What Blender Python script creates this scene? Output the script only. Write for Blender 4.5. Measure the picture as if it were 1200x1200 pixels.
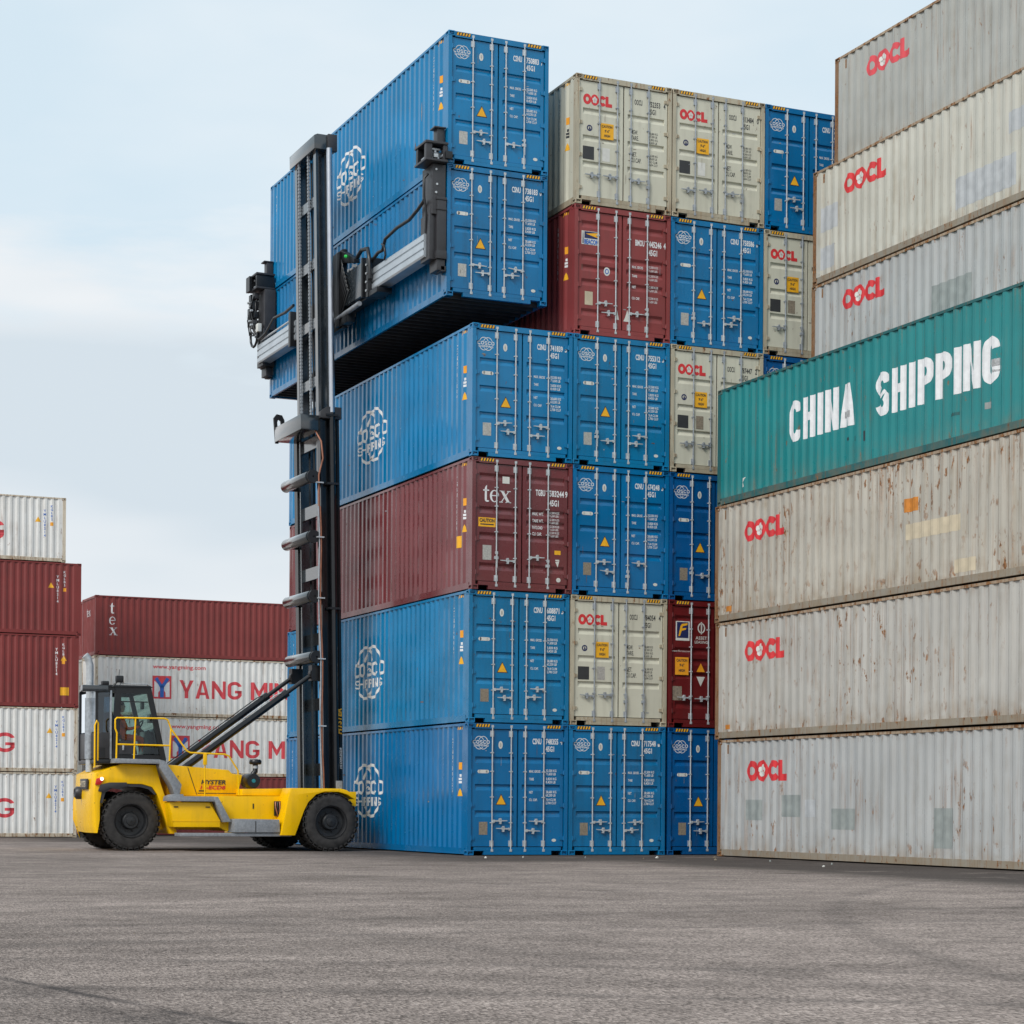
import bpy, bmesh, math, random
from mathutils import Vector, Matrix
random.seed(7)
for o in list(bpy.data.objects): bpy.data.objects.remove(o)
SC = bpy.context.scene
COL = SC.collection
R = math.radians

# ------------------------------------------------------------------ camera
F_PX, PX, PY, YAW, ROLL = 2350.1, 486.07, 945.15, 0.394, 0.0073
cd = bpy.data.cameras.new('camera'); cam = bpy.data.objects.new('camera', cd); COL.objects.link(cam)
cd.sensor_width = 36; cd.sensor_fit = 'HORIZONTAL'; cd.lens = 36*F_PX/1200
cd.shift_x = (600-PX)/1200; cd.shift_y = (PY-600)/1200
cd.clip_start = 0.1; cd.clip_end = 5000
fw = Vector((math.sin(YAW), math.cos(YAW), 0)); rt = Vector((math.cos(YAW), -math.sin(YAW), 0)); up = Vector((0, 0, 1))
r2 = rt*math.cos(ROLL)+up*math.sin(ROLL); u2 = up*math.cos(ROLL)-rt*math.sin(ROLL)
m = Matrix((r2, u2, -fw)).transposed().to_4x4(); m.translation = Vector((-17.795, -39.748, 1.059))
cam.matrix_world = m
SC.camera = cam

# ------------------------------------------------------------------ world, sun, exposure
SUN_EL, SUN_AZ = R(40), R(238)      # azimuth: direction the light comes from, clockwise from +Y
SUN_STRENGTH = 2.3
w = bpy.data.worlds.new('World'); SC.world = w; w.use_nodes = True
nt = w.node_tree; nt.nodes.clear()
def N(t, kind, **kw):
    n = t.nodes.new(kind)
    for k, v in kw.items(): setattr(n, k, v)
    return n
wo = N(nt, 'ShaderNodeOutputWorld'); bg = N(nt, 'ShaderNodeBackground'); bg.inputs['Strength'].default_value = 0.1
sky = N(nt, 'ShaderNodeTexSky', sky_type='NISHITA'); sky.sun_disc = False
sky.sun_elevation = SUN_EL; sky.sun_rotation = SUN_AZ; sky.air_density = 1.0; sky.dust_density = 1.5; sky.ozone_density = 1.0
tc = N(nt, 'ShaderNodeTexCoord')
def wnoise(scale, loc, detail, rough=.5):
    mp_ = N(nt, 'ShaderNodeMapping'); mp_.inputs['Scale'].default_value = scale; mp_.inputs['Location'].default_value = loc
    n_ = N(nt, 'ShaderNodeTexNoise'); n_.inputs['Scale'].default_value = 1; n_.inputs['Detail'].default_value = detail; n_.inputs['Roughness'].default_value = rough
    nt.links.new(tc.outputs['Generated'], mp_.inputs['Vector']); nt.links.new(mp_.outputs[0], n_.inputs['Vector']); return n_.outputs['Fac']
def wramp(src, stops):
    r_ = N(nt, 'ShaderNodeValToRGB'); e = r_.color_ramp.elements
    e[0].position, e[0].color = stops[0][0], (*stops[0][1], 1); e[1].position, e[1].color = stops[1][0], (*stops[1][1], 1)
    for p_, c_ in stops[2:]: q_ = e.new(p_); q_.color = (*c_, 1)
    nt.links.new(src, r_.inputs['Fac']); return r_.outputs['Color']
def wmix(f, a, b):
    m_ = N(nt, 'ShaderNodeMix', data_type='RGBA')
    for v, k in ((f, 0), (a, 6), (b, 7)):
        if hasattr(v, 'is_output'): nt.links.new(v, m_.inputs[k])
        elif k == 0: m_.inputs[0].default_value = v
        else: m_.inputs[k].default_value = (*v, 1)
    return m_.outputs[2]
def wmath(op, a, b):
    q_ = N(nt, 'ShaderNodeMath', operation=op)
    for k, v in enumerate((a, b)):
        if hasattr(v, 'is_output'): nt.links.new(v, q_.inputs[k])
        else: q_.inputs[k].default_value = v
    return q_.outputs[0]
# thin blue-white veil above, a deck of soft clouds that thickens towards the horizon (seen edge-on there)
veil = wmix(wramp(wnoise((2.2, 2.2, 6.0), (4.4, .7, 2.9), 5, .55), [(.40, (0, 0, 0)), (.66, (.65, .65, .65))]), wmix(.90, sky.outputs['Color'], (6.75, 8.05, 8.9)), (8.5, 8.8, 9.05))
sx = N(nt, 'ShaderNodeSeparateXYZ'); nt.links.new(tc.outputs['Generated'], sx.inputs[0])
cov = wmath('ADD', wnoise((1.7, 1.7, 7.5), (1.2, 8.8, 5.15), 7, .60), wmath('MULTIPLY', wmath('SUBTRACT', .245, wmath('MINIMUM', sx.outputs[2], .42)), 1.3))
mask = wramp(cov, [(.44, (0, 0, 0)), (.56, (1, 1, 1))])
shade = wramp(wnoise((1.3, 1.3, 6.0), (1.2, 8.8, 5.0), 4), [(.40, (.63, .71, .775)), (.58, (.89, .90, .91))])
sc = N(nt, 'ShaderNodeVectorMath', operation='SCALE'); sc.inputs['Scale'].default_value = 10.0
nt.links.new(shade, sc.inputs[0])
nt.links.new(wmix(mask, veil, sc.outputs[0]), bg.inputs['Color']); nt.links.new(bg.outputs[0], wo.inputs[0])

sd = bpy.data.lights.new('sun', 'SUN'); sd.energy = SUN_STRENGTH; sd.angle = R(22); sd.color = (1, .965, .92)
sun = bpy.data.objects.new('sun', sd); COL.objects.link(sun); sun.location = (-40, -40, 60)
sdir = Vector((math.sin(SUN_AZ)*math.cos(SUN_EL), math.cos(SUN_AZ)*math.cos(SUN_EL), math.sin(SUN_EL)))
sun.rotation_euler = (-sdir).to_track_quat('-Z', 'Y').to_euler()
SC.view_settings.view_transform = 'Standard'; SC.view_settings.look = 'None'
SC.view_settings.exposure = 0.1; SC.view_settings.gamma = 1.0
SC.render.engine = 'CYCLES'
SC.cycles.max_bounces = 6; SC.cycles.diffuse_bounces = 3; SC.cycles.glossy_bounces = 3; SC.cycles.transparent_max_bounces = 8

# ------------------------------------------------------------------ materials
MATS = {}
def _base(name):
    mt = bpy.data.materials.new(name); mt.use_nodes = True
    t = mt.node_tree; b = t.nodes['Principled BSDF']; MATS[name] = mt
    return mt, t, b
def simple(name, col, rough=.5, metal=0, noise=.12, nscale=6, bump=0, spec=.5, coat=0):
    mt, t, b = _base(name)
    b.inputs['Roughness'].default_value = rough; b.inputs['Metallic'].default_value = metal
    b.inputs['Specular IOR Level'].default_value = spec; b.inputs['Coat Weight'].default_value = coat; b.inputs['Coat Roughness'].default_value = .12
    g = N(t, 'ShaderNodeNewGeometry'); n = N(t, 'ShaderNodeTexNoise'); n.inputs['Scale'].default_value = nscale; n.inputs['Detail'].default_value = 6
    t.links.new(g.outputs['Position'], n.inputs['Vector'])
    mr = N(t, 'ShaderNodeMapRange'); mr.inputs[1].default_value = .3; mr.inputs[2].default_value = .7
    mr.inputs[3].default_value = 1-noise; mr.inputs[4].default_value = 1+noise
    t.links.new(n.outputs['Fac'], mr.inputs[0])
    v = N(t, 'ShaderNodeVectorMath', operation='SCALE'); v.inputs[0].default_value = col[:3]
    t.links.new(mr.outputs[0], v.inputs['Scale']); t.links.new(v.outputs[0], b.inputs['Base Color'])
    if bump:
        bp = N(t, 'ShaderNodeBump'); bp.inputs['Strength'].default_value = bump; bp.inputs['Distance'].default_value = .02
        t.links.new(n.outputs['Fac'], bp.inputs['Height']); t.links.new(bp.outputs[0], b.inputs['Normal'])
    return mt
def mixc(t, fac, a, b):
    mnode = N(t, 'ShaderNodeMix', data_type='RGBA')
    if hasattr(fac, 'is_output'): t.links.new(fac, mnode.inputs['Factor'])
    else: mnode.inputs['Factor'].default_value = fac
    for val, s in ((a, 6), (b, 7)):
        if hasattr(val, 'is_output'): t.links.new(val, mnode.inputs[s])
        else: mnode.inputs[s].default_value = (*val[:3], 1)
    return mnode.outputs[2]
def noise(t, src, scale, loc=(0, 0, 0), detail=6, s=1.0, rough=.55):
    mpn = N(t, 'ShaderNodeMapping'); mpn.inputs['Scale'].default_value = scale; mpn.inputs['Location'].default_value = loc
    t.links.new(src, mpn.inputs['Vector'])
    n = N(t, 'ShaderNodeTexNoise'); n.inputs['Scale'].default_value = s; n.inputs['Detail'].default_value = detail; n.inputs['Roughness'].default_value = rough
    t.links.new(mpn.outputs[0], n.inputs['Vector'])
    return n.outputs['Fac']
def rng(t, v, a, b, c=0, d=1):
    mr = N(t, 'ShaderNodeMapRange'); mr.clamp = True
    for i, q in enumerate((a, b, c, d)): mr.inputs[i+1].default_value = q
    t.links.new(v, mr.inputs[0]); return mr.outputs[0]
def mul(t, a, b):
    q = N(t, 'ShaderNodeMath', operation='MULTIPLY')
    for i, v in enumerate((a, b)):
        if hasattr(v, 'is_output'): t.links.new(v, q.inputs[i])
        else: q.inputs[i].default_value = v
    return q.outputs[0]
def mxx(t, a, b):
    q = N(t, 'ShaderNodeMath', operation='MAXIMUM')
    t.links.new(a, q.inputs[0]); t.links.new(b, q.inputs[1]); return q.outputs[0]
ST_H = 2.591
RUST = (.28, .115, .032); RUSTD = (.105, .048, .020)
def paint(name, col, rough=.4, rust=0.0, dirt=.25, fade=.10, seed=0.0, dcol=(.10, .085, .065), wave=.10, spec=.42, coat=0):
    """painted steel: uneven fading, vertical dirt streaks, rust spots and runs, shallow waviness"""
    mt, t, b = _base(name)
    b.inputs['Specular IOR Level'].default_value = spec
    b.inputs['Coat Weight'].default_value = coat; b.inputs['Coat Roughness'].default_value = .10; b.inputs['Coat IOR'].default_value = 1.6
    P = N(t, 'ShaderNodeNewGeometry').outputs['Position']
    big = noise(t, P, (.55, .55, .8), (seed, 2*seed, 0), detail=2)
    mid = noise(t, P, (3, 3, 3), (seed, 0, seed), detail=3)
    v = N(t, 'ShaderNodeVectorMath', operation='SCALE'); v.inputs[0].default_value = col
    t.links.new(rng(t, big, .3, .7, 1-fade, 1+fade), v.inputs['Scale'])
    c = v.outputs[0]
    streak = noise(t, P, (7, 7, .45), (seed*3, 0, 0), detail=3)
    dm = mul(t, rng(t, streak, .45, .75), rng(t, mid, .3, .65))
    c = mixc(t, mul(t, dm, dirt), c, dcol)
    r_s = rng(t, mid, .3, .7, rough-.06, rough+.12)
    if 0 < rust < .3:
        spot = rng(t, noise(t, P, (9, 9, 5), (seed, seed, 0), detail=4, rough=.65), .70-.10*rust, .74-.10*rust)
        c = mixc(t, mul(t, spot, .8), c, RUSTD)
    elif rust > 0:
        spot = rng(t, noise(t, P, (9, 9, 3.4), (seed, seed, 0), detail=5, rough=.65), .665-.08*rust, .715-.08*rust)
        run = rng(t, noise(t, P, (15, 15, .55), (0, seed, 0), detail=4), .58-.06*rust, .76-.06*rust)
        zone = rng(t, noise(t, P, (.45, .45, .7), (seed*5, 0, 3), detail=3), .42, .60)
        oz = N(t, 'ShaderNodeSeparateXYZ'); t.links.new(N(t, 'ShaderNodeTexCoord').outputs['Object'], oz.inputs[0])
        low = mxx(t, rng(t, oz.outputs[2], .60, .17, 0, .95), rng(t, oz.outputs[2], ST_H-.22, ST_H-.06, 0, .9))
        zone = mxx(t, zone, low)
        grime = mul(t, mul(t, rng(t, oz.outputs[2], .55, .16, 0, 1), rng(t, mid, .35, .6)), .5*min(rust, 1))
        c = mixc(t, grime, c, (.24, .17, .10))
        rm = mxx(t, mul(t, spot, zone), mul(t, mul(t, run, zone), .62))
        rcol = mixc(t, rng(t, noise(t, P, (25, 25, 25), detail=2), .35, .65), RUST, RUSTD)
        c = mixc(t, rm, c, rcol)
        q = N(t, 'ShaderNodeMath', operation='ADD'); t.links.new(r_s, q.inputs[0]); t.links.new(mul(t, rm, .4), q.inputs[1]); r_s = q.outputs[0]
    t.links.new(c, b.inputs['Base Color']); t.links.new(r_s, b.inputs['Roughness'])
    if wave:
        bp = N(t, 'ShaderNodeBump'); bp.inputs['Strength'].default_value = wave; bp.inputs['Distance'].default_value = .08
        t.links.new(noise(t, P, (1.6, 1.6, 1.1), (0, 0, seed), detail=2), bp.inputs['Height']); t.links.new(bp.outputs[0], b.inputs['Normal'])
    return mt
BLUE = paint('blue_paint', (.0, .170, .380), .17, .08, .22, .12, 1.0, (.01, .05, .09), coat=.25, spec=.32)
BLUE2 = paint('blue_paint_deep', (.0, .130, .325), .18, .10, .25, .12, 2.3, (.01, .04, .08), coat=.25, spec=.32)
BLUE3 = paint('blue_paint_faded', (.003, .170, .365), .22, .24, .45, .14, 11.3, (.02, .06, .085), coat=.2, spec=.32)
BLUE4 = paint('blue_paint_grimy', (.0, .146, .340), .20, .26, .55, .14, 14.1, (.01, .035, .06), coat=.25, spec=.32)
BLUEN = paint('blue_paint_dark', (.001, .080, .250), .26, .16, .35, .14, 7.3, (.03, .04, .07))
CREAM = paint('grey_cream_paint', (.56, .55, .45), .42, .20, .25, .06, 3.1)
CREAMR = paint('grey_cream_frame_paint', (.44, .40, .30), .5, .8, .45, .08, 3.7)
BROWN = paint('maroon_paint', (.150, .030, .034), .24, .12, .30, .14, 4.4, (.06, .04, .035), coat=.4)
BROWN2 = paint('faded_maroon_paint', (.235, .045, .045), .36, .2, .30, .14, 4.9, (.09, .05, .045))
RED = paint('dark_red_paint', (.120, .009, .010), .34, .15, .3, .1, 5.3, (.05, .02, .02))
REDS = paint('rust_red_paint', (.205, .034, .031), .45, .15, .35, .10, 5.9, (.08, .035, .03))
OLDG = paint('weathered_grey_paint', (.43, .405, .35), .34, 1.2, .65, .08, 6.2, (.22, .16, .09), wave=.2)
OLDG5 = paint('weathered_pale_grey_paint', (.425, .412, .38), .33, 1.0, .55, .08, 16.4, (.22, .17, .11), wave=.2)
OLDG2 = paint('weathered_light_grey_paint', (.395, .403, .398), .32, .80, .45, .07, 7.7, (.22, .18, .13), wave=.2)
OLDG3 = paint('weathered_beige_grey_paint', (.50, .49, .43), .32, .5, .5, .07, 8.8, (.26, .20, .12), wave=.2)
OLDG4 = paint('weathered_dark_grey_paint', (.36, .365, .34), .32, .3, .5, .10, 9.9, (.20, .16, .10))
OLDR = paint('rusty_grey_rail_paint', (.23, .135, .075), .65, 2.2, .8, .12, 2.2, (.12, .075, .045))
OLDRAIL = paint('weathered_grey_rail_paint', (.27, .245, .20), .55, .9, .6, .08, 2.6, (.20, .15, .10))
OLDT = paint('rusty_top_rail_paint', (.36, .28, .20), .6, 1.7, .7, .12, 5.2, (.20, .10, .045))
TEAL = paint('teal_paint', (.012, .20, .205), .32, .35, .35, .10, 3.3, (.06, .09, .08))
TEALD = paint('teal_rail_paint', (.012, .105, .110), .5, .6, .5, .10, 3.9, (.05, .05, .045))
WHITE = paint('off_white_paint', (.74, .735, .71), .5, .30, .4, .05, 4.2, (.30, .25, .18))
WHITER = paint('stained_white_frame_paint', (.62, .55, .44), .55, 1.3, .6, .08, 4.6, (.25, .15, .07))
def flat(name, col, rough=.5): return simple(name, col, rough, noise=.08, nscale=9)
INKW = flat('white_lettering_paint', (.70, .71, .72)); INKK = flat('black_lettering_paint', (.03, .032, .035))
INKR = simple('red_lettering_paint', (.60, .030, .035), .45, noise=.14, nscale=4)
INKR2 = simple('faded_red_lettering_paint', (.62, .055, .07), .5, noise=.12, nscale=3)
INKB = flat('blue_lettering_paint', (.02, .12, .45)); INKN = flat('navy_lettering_paint', (.012, .02, .09))
YEL = flat('yellow_label_vinyl', (.80, .40, .012)); ORANGE = flat('orange_label_vinyl', (.80, .33, .015))
PLATE = simple('aluminium_plate', (.45, .44, .41), .45, .4, noise=.2, nscale=30)
PLATEB = simple('worn_brown_plate', (.24, .20, .15), .6, .1, noise=.3, nscale=30)
PALE = flat('pale_label_vinyl', (.62, .62, .58))
GALV = simple('galvanised_steel', (.50, .53, .55), .42, .35, noise=.14, nscale=14)
GALVD = simple('dull_galvanised_steel', (.34, .37, .40), .5, .4, noise=.2, nscale=14)
RUBBER = simple('black_rubber_gasket', (.016, .016, .017), .7)
FLOORM = simple('dark_underside_steel', (.035, .036, .04), .7, noise=.3, nscale=4)
PATCHG = simple('grey_touch_up_paint', (.26, .285, .275), .5, noise=.14, nscale=5)
PATCHB = simple('bluish_touch_up_paint', (.40, .415, .425), .5, noise=.12, nscale=5)
PATCHC = simple('cream_touch_up_paint', (.50, .43, .31), .5, noise=.12, nscale=5)
PATCHO = simple('orange_primer_patch', (.50, .18, .02), .6, noise=.2, nscale=9)
TYEL = paint('machine_yellow_paint', (.93, .53, .0), .28, .22, .30, .07, 1.7, (.22, .14, .03), wave=.04, spec=.32)
TBLK = simple('black_machine_paint', (.008, .009, .011), .36, noise=.25, nscale=5)
TBLK2 = simple('gloss_black_mast_paint', (.006, .007, .009), .14, noise=.25, nscale=4)
TGRY = simple('dark_grey_machine_paint', (.034, .034, .038), .42, noise=.15, nscale=5)
TMID = simple('gloss_grey_mast_paint', (.022, .029, .035), .15, noise=.25, nscale=4, coat=1)
TSTEP = simple('grey_step_plate', (.25, .265, .285), .55, .1, noise=.2, nscale=22, bump=.15)
TSIL = simple('bare_aluminium_beam', (.50, .55, .59), .34, .55, noise=.10, nscale=3)
CHROME = simple('chrome_cylinder_rod', (.50, .52, .56), .30, .9, noise=.05)
COPPER = simple('copper_brown_hose', (.30, .12, .07), .45, .2, noise=.2, nscale=9)
TYRE = simple('tyre_rubber', (.026, .024, .023), .82, noise=.55, nscale=7, bump=.3)
RIM = simple('black_wheel_rim', (.013, .014, .016), .45, noise=.3, nscale=12)
LAMPR = simple('red_lamp_lens', (.55, .02, .015), .2)
LAMPW = simple('clear_lamp_lens', (.75, .75, .72), .15)
HIVIS = simple('orange_hi_vis_cloth', (.80, .10, .02), .8, noise=.15)
SKIN = simple('skin', (.45, .26, .18), .55); HAIR = simple('dark_hair', (.03, .022, .018), .7)
TROUS = simple('navy_work_cloth', (.02, .025, .045), .85)
TEALB = simple('teal_badge', (.02, .22, .27), .4)
def glass(name, tint, fr=1.0):
    mt, t, b = _base(name); t.nodes.remove(b)
    out = t.nodes['Material Output']; tr = N(t, 'ShaderNodeBsdfTransparent'); tr.inputs[0].default_value = (*tint, 1)
    gl = N(t, 'ShaderNodeBsdfGlossy'); gl.inputs['Roughness'].default_value = .02; gl.inputs['Color'].default_value = (.9, .95, 1, 1)
    fn = N(t, 'ShaderNodeFresnel'); fn.inputs['IOR'].default_value = 1.5*fr
    ms = N(t, 'ShaderNodeMixShader'); t.links.new(fn.outputs[0], ms.inputs[0]); t.links.new(tr.outputs[0], ms.inputs[1]); t.links.new(gl.outputs[0], ms.inputs[2])
    t.links.new(ms.outputs[0], out.inputs[0]); return mt
GLASS = glass('green_tinted_glass', (.70, .90, .85)); GLASSB = glass('blue_tinted_glass', (.06, .14, .26), 1.25)
def emis(name, col, s):
    mt, t, b = _base(name); b.inputs['Base Color'].default_value = (*col, 1); b.inputs['Emission Color'].default_value = (*col, 1); b.inputs['Emission Strength'].default_value = s
    return mt
GREENL = emis('green_lamp_glow', (.03, .45, .08), .35); WARML = emis('white_lamp_glow', (1, .85, .75), 2.0)

def asphalt():
    mt, t, b = _base('asphalt')
    P = N(t, 'ShaderNodeNewGeometry').outputs['Position']
    vor = N(t, 'ShaderNodeTexVoronoi'); vor.inputs['Scale'].default_value = 1; pm = N(t, 'ShaderNodeMapping'); pm.inputs['Scale'].default_value = (85, 34, 40); t.links.new(P, pm.inputs['Vector']); t.links.new(pm.outputs[0], vor.inputs['Vector'])
    sep = N(t, 'ShaderNodeSeparateColor'); t.links.new(vor.outputs['Color'], sep.inputs[0])
    g1 = rng(t, sep.outputs[0], 0, 1, .45, 1.55)
    g2 = rng(t, noise(t, P, (48, 17, 13), (2, 2, 0), detail=3, rough=.8), .36, .64, .70, 1.30)
    blot = rng(t, noise(t, P, (.16, .34, .3), detail=6, rough=.65), .36, .64, .74, 1.14)
    blot2 = rng(t, noise(t, P, (1.1, 1.5, 1), (4, 2, 0), detail=5, rough=.65), .35, .65, .80, 1.14)
    stain = rng(t, noise(t, P, (.45, .9, 1), (11, 3, 0), detail=5, rough=.7), .60, .70, 1, .62)
    v = N(t, 'ShaderNodeVectorMath', operation='SCALE'); v.inputs[0].default_value = (.264, .221, .198)
    t.links.new(mul(t, mul(t, mul(t, g1, g2), mul(t, blot, blot2)), stain), v.inputs['Scale'])
    c = v.outputs[0]
    # drive lines and seams: dark rubbed bands with a shape of their own
    xyz = N(t, 'ShaderNodeSeparateXYZ'); t.links.new(P, xyz.inputs[0])
    wob = noise(t, P, (.35, .35, 1), (1, 9, 0), detail=4)
    def band(nx, ny, c0, wd, amt, wobble):
        global_ = None
        a = mul(t, xyz.outputs[0], nx); bb = mul(t, xyz.outputs[1], ny)
        s = N(t, 'ShaderNodeMath', operation='ADD'); t.links.new(a, s.inputs[0]); t.links.new(bb, s.inputs[1])
        s2 = N(t, 'ShaderNodeMath', operation='ADD'); t.links.new(s.outputs[0], s2.inputs[0]); t.links.new(mul(t, wob, wobble), s2.inputs[1])
        s3 = N(t, 'ShaderNodeMath', operation='SUBTRACT'); t.links.new(s2.outputs[0], s3.inputs[0]); s3.inputs[1].default_value = c0+wobble*.5
        ab = N(t, 'ShaderNodeMath', operation='ABSOLUTE'); t.links.new(s3.outputs[0], ab.inputs[0])
        return rng(t, ab.outputs[0], 0, wd, amt, 0)
    brk = rng(t, noise(t, P, (1.2, .8, 1), (3, 3, 0), detail=4, rough=.7), .36, .56, .25, 1)
    bands = [BANDS[i] for i in range(len(BANDS))]
    for nx, ny, c0, wd, amt, wb in bands:
        c = mixc(t, mul(t, band(nx, ny, c0, wd, amt, wb), brk), c, (.045, .042, .042))
    for cx_, cy_, r_, wd, amt in ((-31, -62, 37.2, .20, .42), (-31, -62, 39.3, .22, .36), (22, -41, 33.5, .22, .34), (22, -41, 31.4, .22, .30), (-6, -70, 46.0, .3, .3), (-6, -70, 48.1, .3, .26)):
        vd = N(t, 'ShaderNodeVectorMath', operation='DISTANCE'); t.links.new(P, vd.inputs[0]); vd.inputs[1].default_value = (cx_, cy_, 0)
        sb = N(t, 'ShaderNodeMath', operation='SUBTRACT'); t.links.new(vd.outputs['Value'], sb.inputs[0]); sb.inputs[1].default_value = r_
        ab = N(t, 'ShaderNodeMath', operation='ABSOLUTE'); t.links.new(sb.outputs[0], ab.inputs[0])
        c = mixc(t, mul(t, rng(t, ab.outputs[0], 0, wd, amt, 0), brk), c, (.06, .055, .053))
    # dirt and painted contact shadow in one dark strip along the containers' foot
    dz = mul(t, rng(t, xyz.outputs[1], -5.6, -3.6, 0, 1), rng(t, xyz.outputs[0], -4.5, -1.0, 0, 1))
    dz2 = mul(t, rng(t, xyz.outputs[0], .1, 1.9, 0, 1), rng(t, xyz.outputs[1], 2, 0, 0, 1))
    dirt_shade = mul(t, mxx(t, dz, dz2), rng(t, noise(t, P, (.5, .8, 1), (0, 5, 0), detail=6, rough=.7), .26, .44))
    c = mixc(t, mul(t, dirt_shade, .85), c, (.062, .054, .050))
    t.links.new(c, b.inputs['Base Color']); b.inputs['Roughness'].default_value = .95; b.inputs['Specular IOR Level'].default_value = .06
    bp = N(t, 'ShaderNodeBump'); bp.inputs['Strength'].default_value = .8; bp.inputs['Distance'].default_value = .010
    t.links.new(vor.outputs['Distance'], bp.inputs['Height']); t.links.new(bp.outputs[0], b.inputs['Normal'])
    return mt
BANDS = [(.982, .188, -20.32, .075, .95, .22), (.982, .188, -20.6, .6, .55, .5), (.982, .188, -21.3, .35, .35, .5), (.957, .289, -14.6, .035, .65, .12), (.957, .289, -12.1, .03, .45, .15), (.97, .24, -17.4, .5, .22, .6), (.97, .24, -9.5, .6, .20, .7)]
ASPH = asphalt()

# ------------------------------------------------------------------ mesh helpers
class MB:
    def __init__(s): s.v = []; s.f = []; s.mi = []; s.cur = 0
    def add(s, vs, fs):
        o = len(s.v); s.v += [tuple(p) for p in vs]
        for f in fs: s.f.append(tuple(o+i for i in f)); s.mi.append(s.cur)
        return s
    def box(s, x0, y0, z0, x1, y1, z1, fn=None):
        vs = [(x, y, z) for z in (z0, z1) for y in (y0, y1) for x in (x0, x1)]
        if fn: vs = [fn(*p) for p in vs]
        return s.add(vs, [(0, 2, 3, 1), (4, 5, 7, 6), (0, 1, 5, 4), (2, 6, 7, 3), (0, 4, 6, 2), (1, 3, 7, 5)])
    def prism(s, poly, a, b, axis='y', fn=None):
        """poly in the two other axes: y -> (x,z), x -> (y,z), z -> (x,y)"""
        def P(p, t):
            q = {'y': (p[0], t, p[1]), 'x': (t, p[0], p[1]), 'z': (p[0], p[1], t)}[axis]
            return fn(*q) if fn else q
        n = len(poly); vs = [P(p, a) for p in poly]+[P(p, b) for p in poly]
        fs = [tuple(range(n)), tuple(range(2*n-1, n-1, -1))]+[(i, i+n, (i+1) % n+n, (i+1) % n) for i in range(n)]
        return s.add(vs, fs)
    def tube(s, pts, r, n=8, cap=True, rads=None):
        pts = [Vector(p) for p in pts]; rings = []; prev = None
        for i, p in enumerate(pts):
            d = ((pts[min(i+1, len(pts)-1)]-p).normalized()+(p-pts[max(i-1, 0)]).normalized())
            if d.length < 1e-6: d = pts[-1]-pts[0]
            d.normalize()
            if prev is None:
                a = d.cross(Vector((0, 0, 1)));
                if a.length < .05: a = d.cross(Vector((1, 0, 0)))
            else: a = prev-d*prev.dot(d)
            a.normalize(); prev = a; c = d.cross(a); rr = rads[i] if rads else r
            rings.append([p+(a*math.cos(2*math.pi*k/n)+c*math.sin(2*math.pi*k/n))*rr for k in range(n)])
        vs = [q for g in rings for q in g]; fs = []
        for i in range(len(pts)-1):
            for k in range(n): fs.append((i*n+k, i*n+(k+1) % n, (i+1)*n+(k+1) % n, (i+1)*n+k))
        if cap: fs.append(tuple(range(n-1, -1, -1))); fs.append(tuple((len(pts)-1)*n+k for k in range(n)))
        return s.add(vs, fs)
    def lathe(s, prof, c, axis='y', n=32):
        """prof: list of (t along axis, radius)"""
        vs = []; fs = []
        for t_, r in prof:
            for k in range(n):
                a = 2*math.pi*k/n
                q = {'y': (r*math.cos(a), t_, r*math.sin(a)), 'z': (r*math.cos(a), r*math.sin(a), t_), 'x': (t_, r*math.cos(a), r*math.sin(a))}[axis]
                vs.append((q[0]+c[0], q[1]+c[1], q[2]+c[2]))
        for i in range(len(prof)-1):
            for k in range(n): fs.append((i*n+k, i*n+(k+1) % n, (i+1)*n+(k+1) % n, (i+1)*n+k))
        return s.add(vs, fs)
    def mesh(s, name, nmat=1, smooth=None, off=(0, 0, 0), bevel=0, fixn=True):
        me = bpy.data.meshes.new(name)
        me.from_pydata([(p[0]-off[0], p[1]-off[1], p[2]-off[2]) for p in s.v], [], s.f)
        for i, mi in enumerate(s.mi): me.polygons[i].material_index = mi
        if fixn or bevel:
            bm = bmesh.new(); bm.from_mesh(me)
            if fixn: bmesh.ops.recalc_face_normals(bm, faces=bm.faces)
            if bevel:
                ed = [e for e in bm.edges if len(e.link_faces) == 2 and e.calc_face_angle(0) > .35]
                bmesh.ops.bevel(bm, geom=ed, offset=bevel, segments=2, affect='EDGES', clamp_overlap=True, profile=.6)
            bm.to_mesh(me); bm.free()
        if smooth is not None or bevel:
            me.shade_smooth(); me.set_sharp_from_angle(angle=R(smooth or 35))
        for i in range(nmat): me.materials.append(None)
        me.update(); return me
def put(name, me, mats, parent=None, loc=None, rot=None):
    ob = bpy.data.objects.new(name, me); COL.objects.link(ob)
    if not isinstance(mats, (list, tuple)): mats = [mats]
    while len(me.materials) < len(mats): me.materials.append(None)
    for i, mt in enumerate(mats): ob.material_slots[i].link = 'OBJECT'; ob.material_slots[i].material = mt
    if parent: ob.parent = parent
    if loc: ob.location = loc
    if rot: ob.rotation_euler = rot
    return ob
def thing(name, label, cat, loc=(0, 0, 0), rz=0, group=None):
    o = bpy.data.objects.new(name, None); COL.objects.link(o); o.empty_display_size = .3
    o.location = loc; o.rotation_euler = (0, 0, rz); return tag(o, label, cat, group)
def tag(o, label, cat, group=None):
    o['label'] = label; o['category'] = cat
    if group: o['group'] = group
    return o

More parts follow.
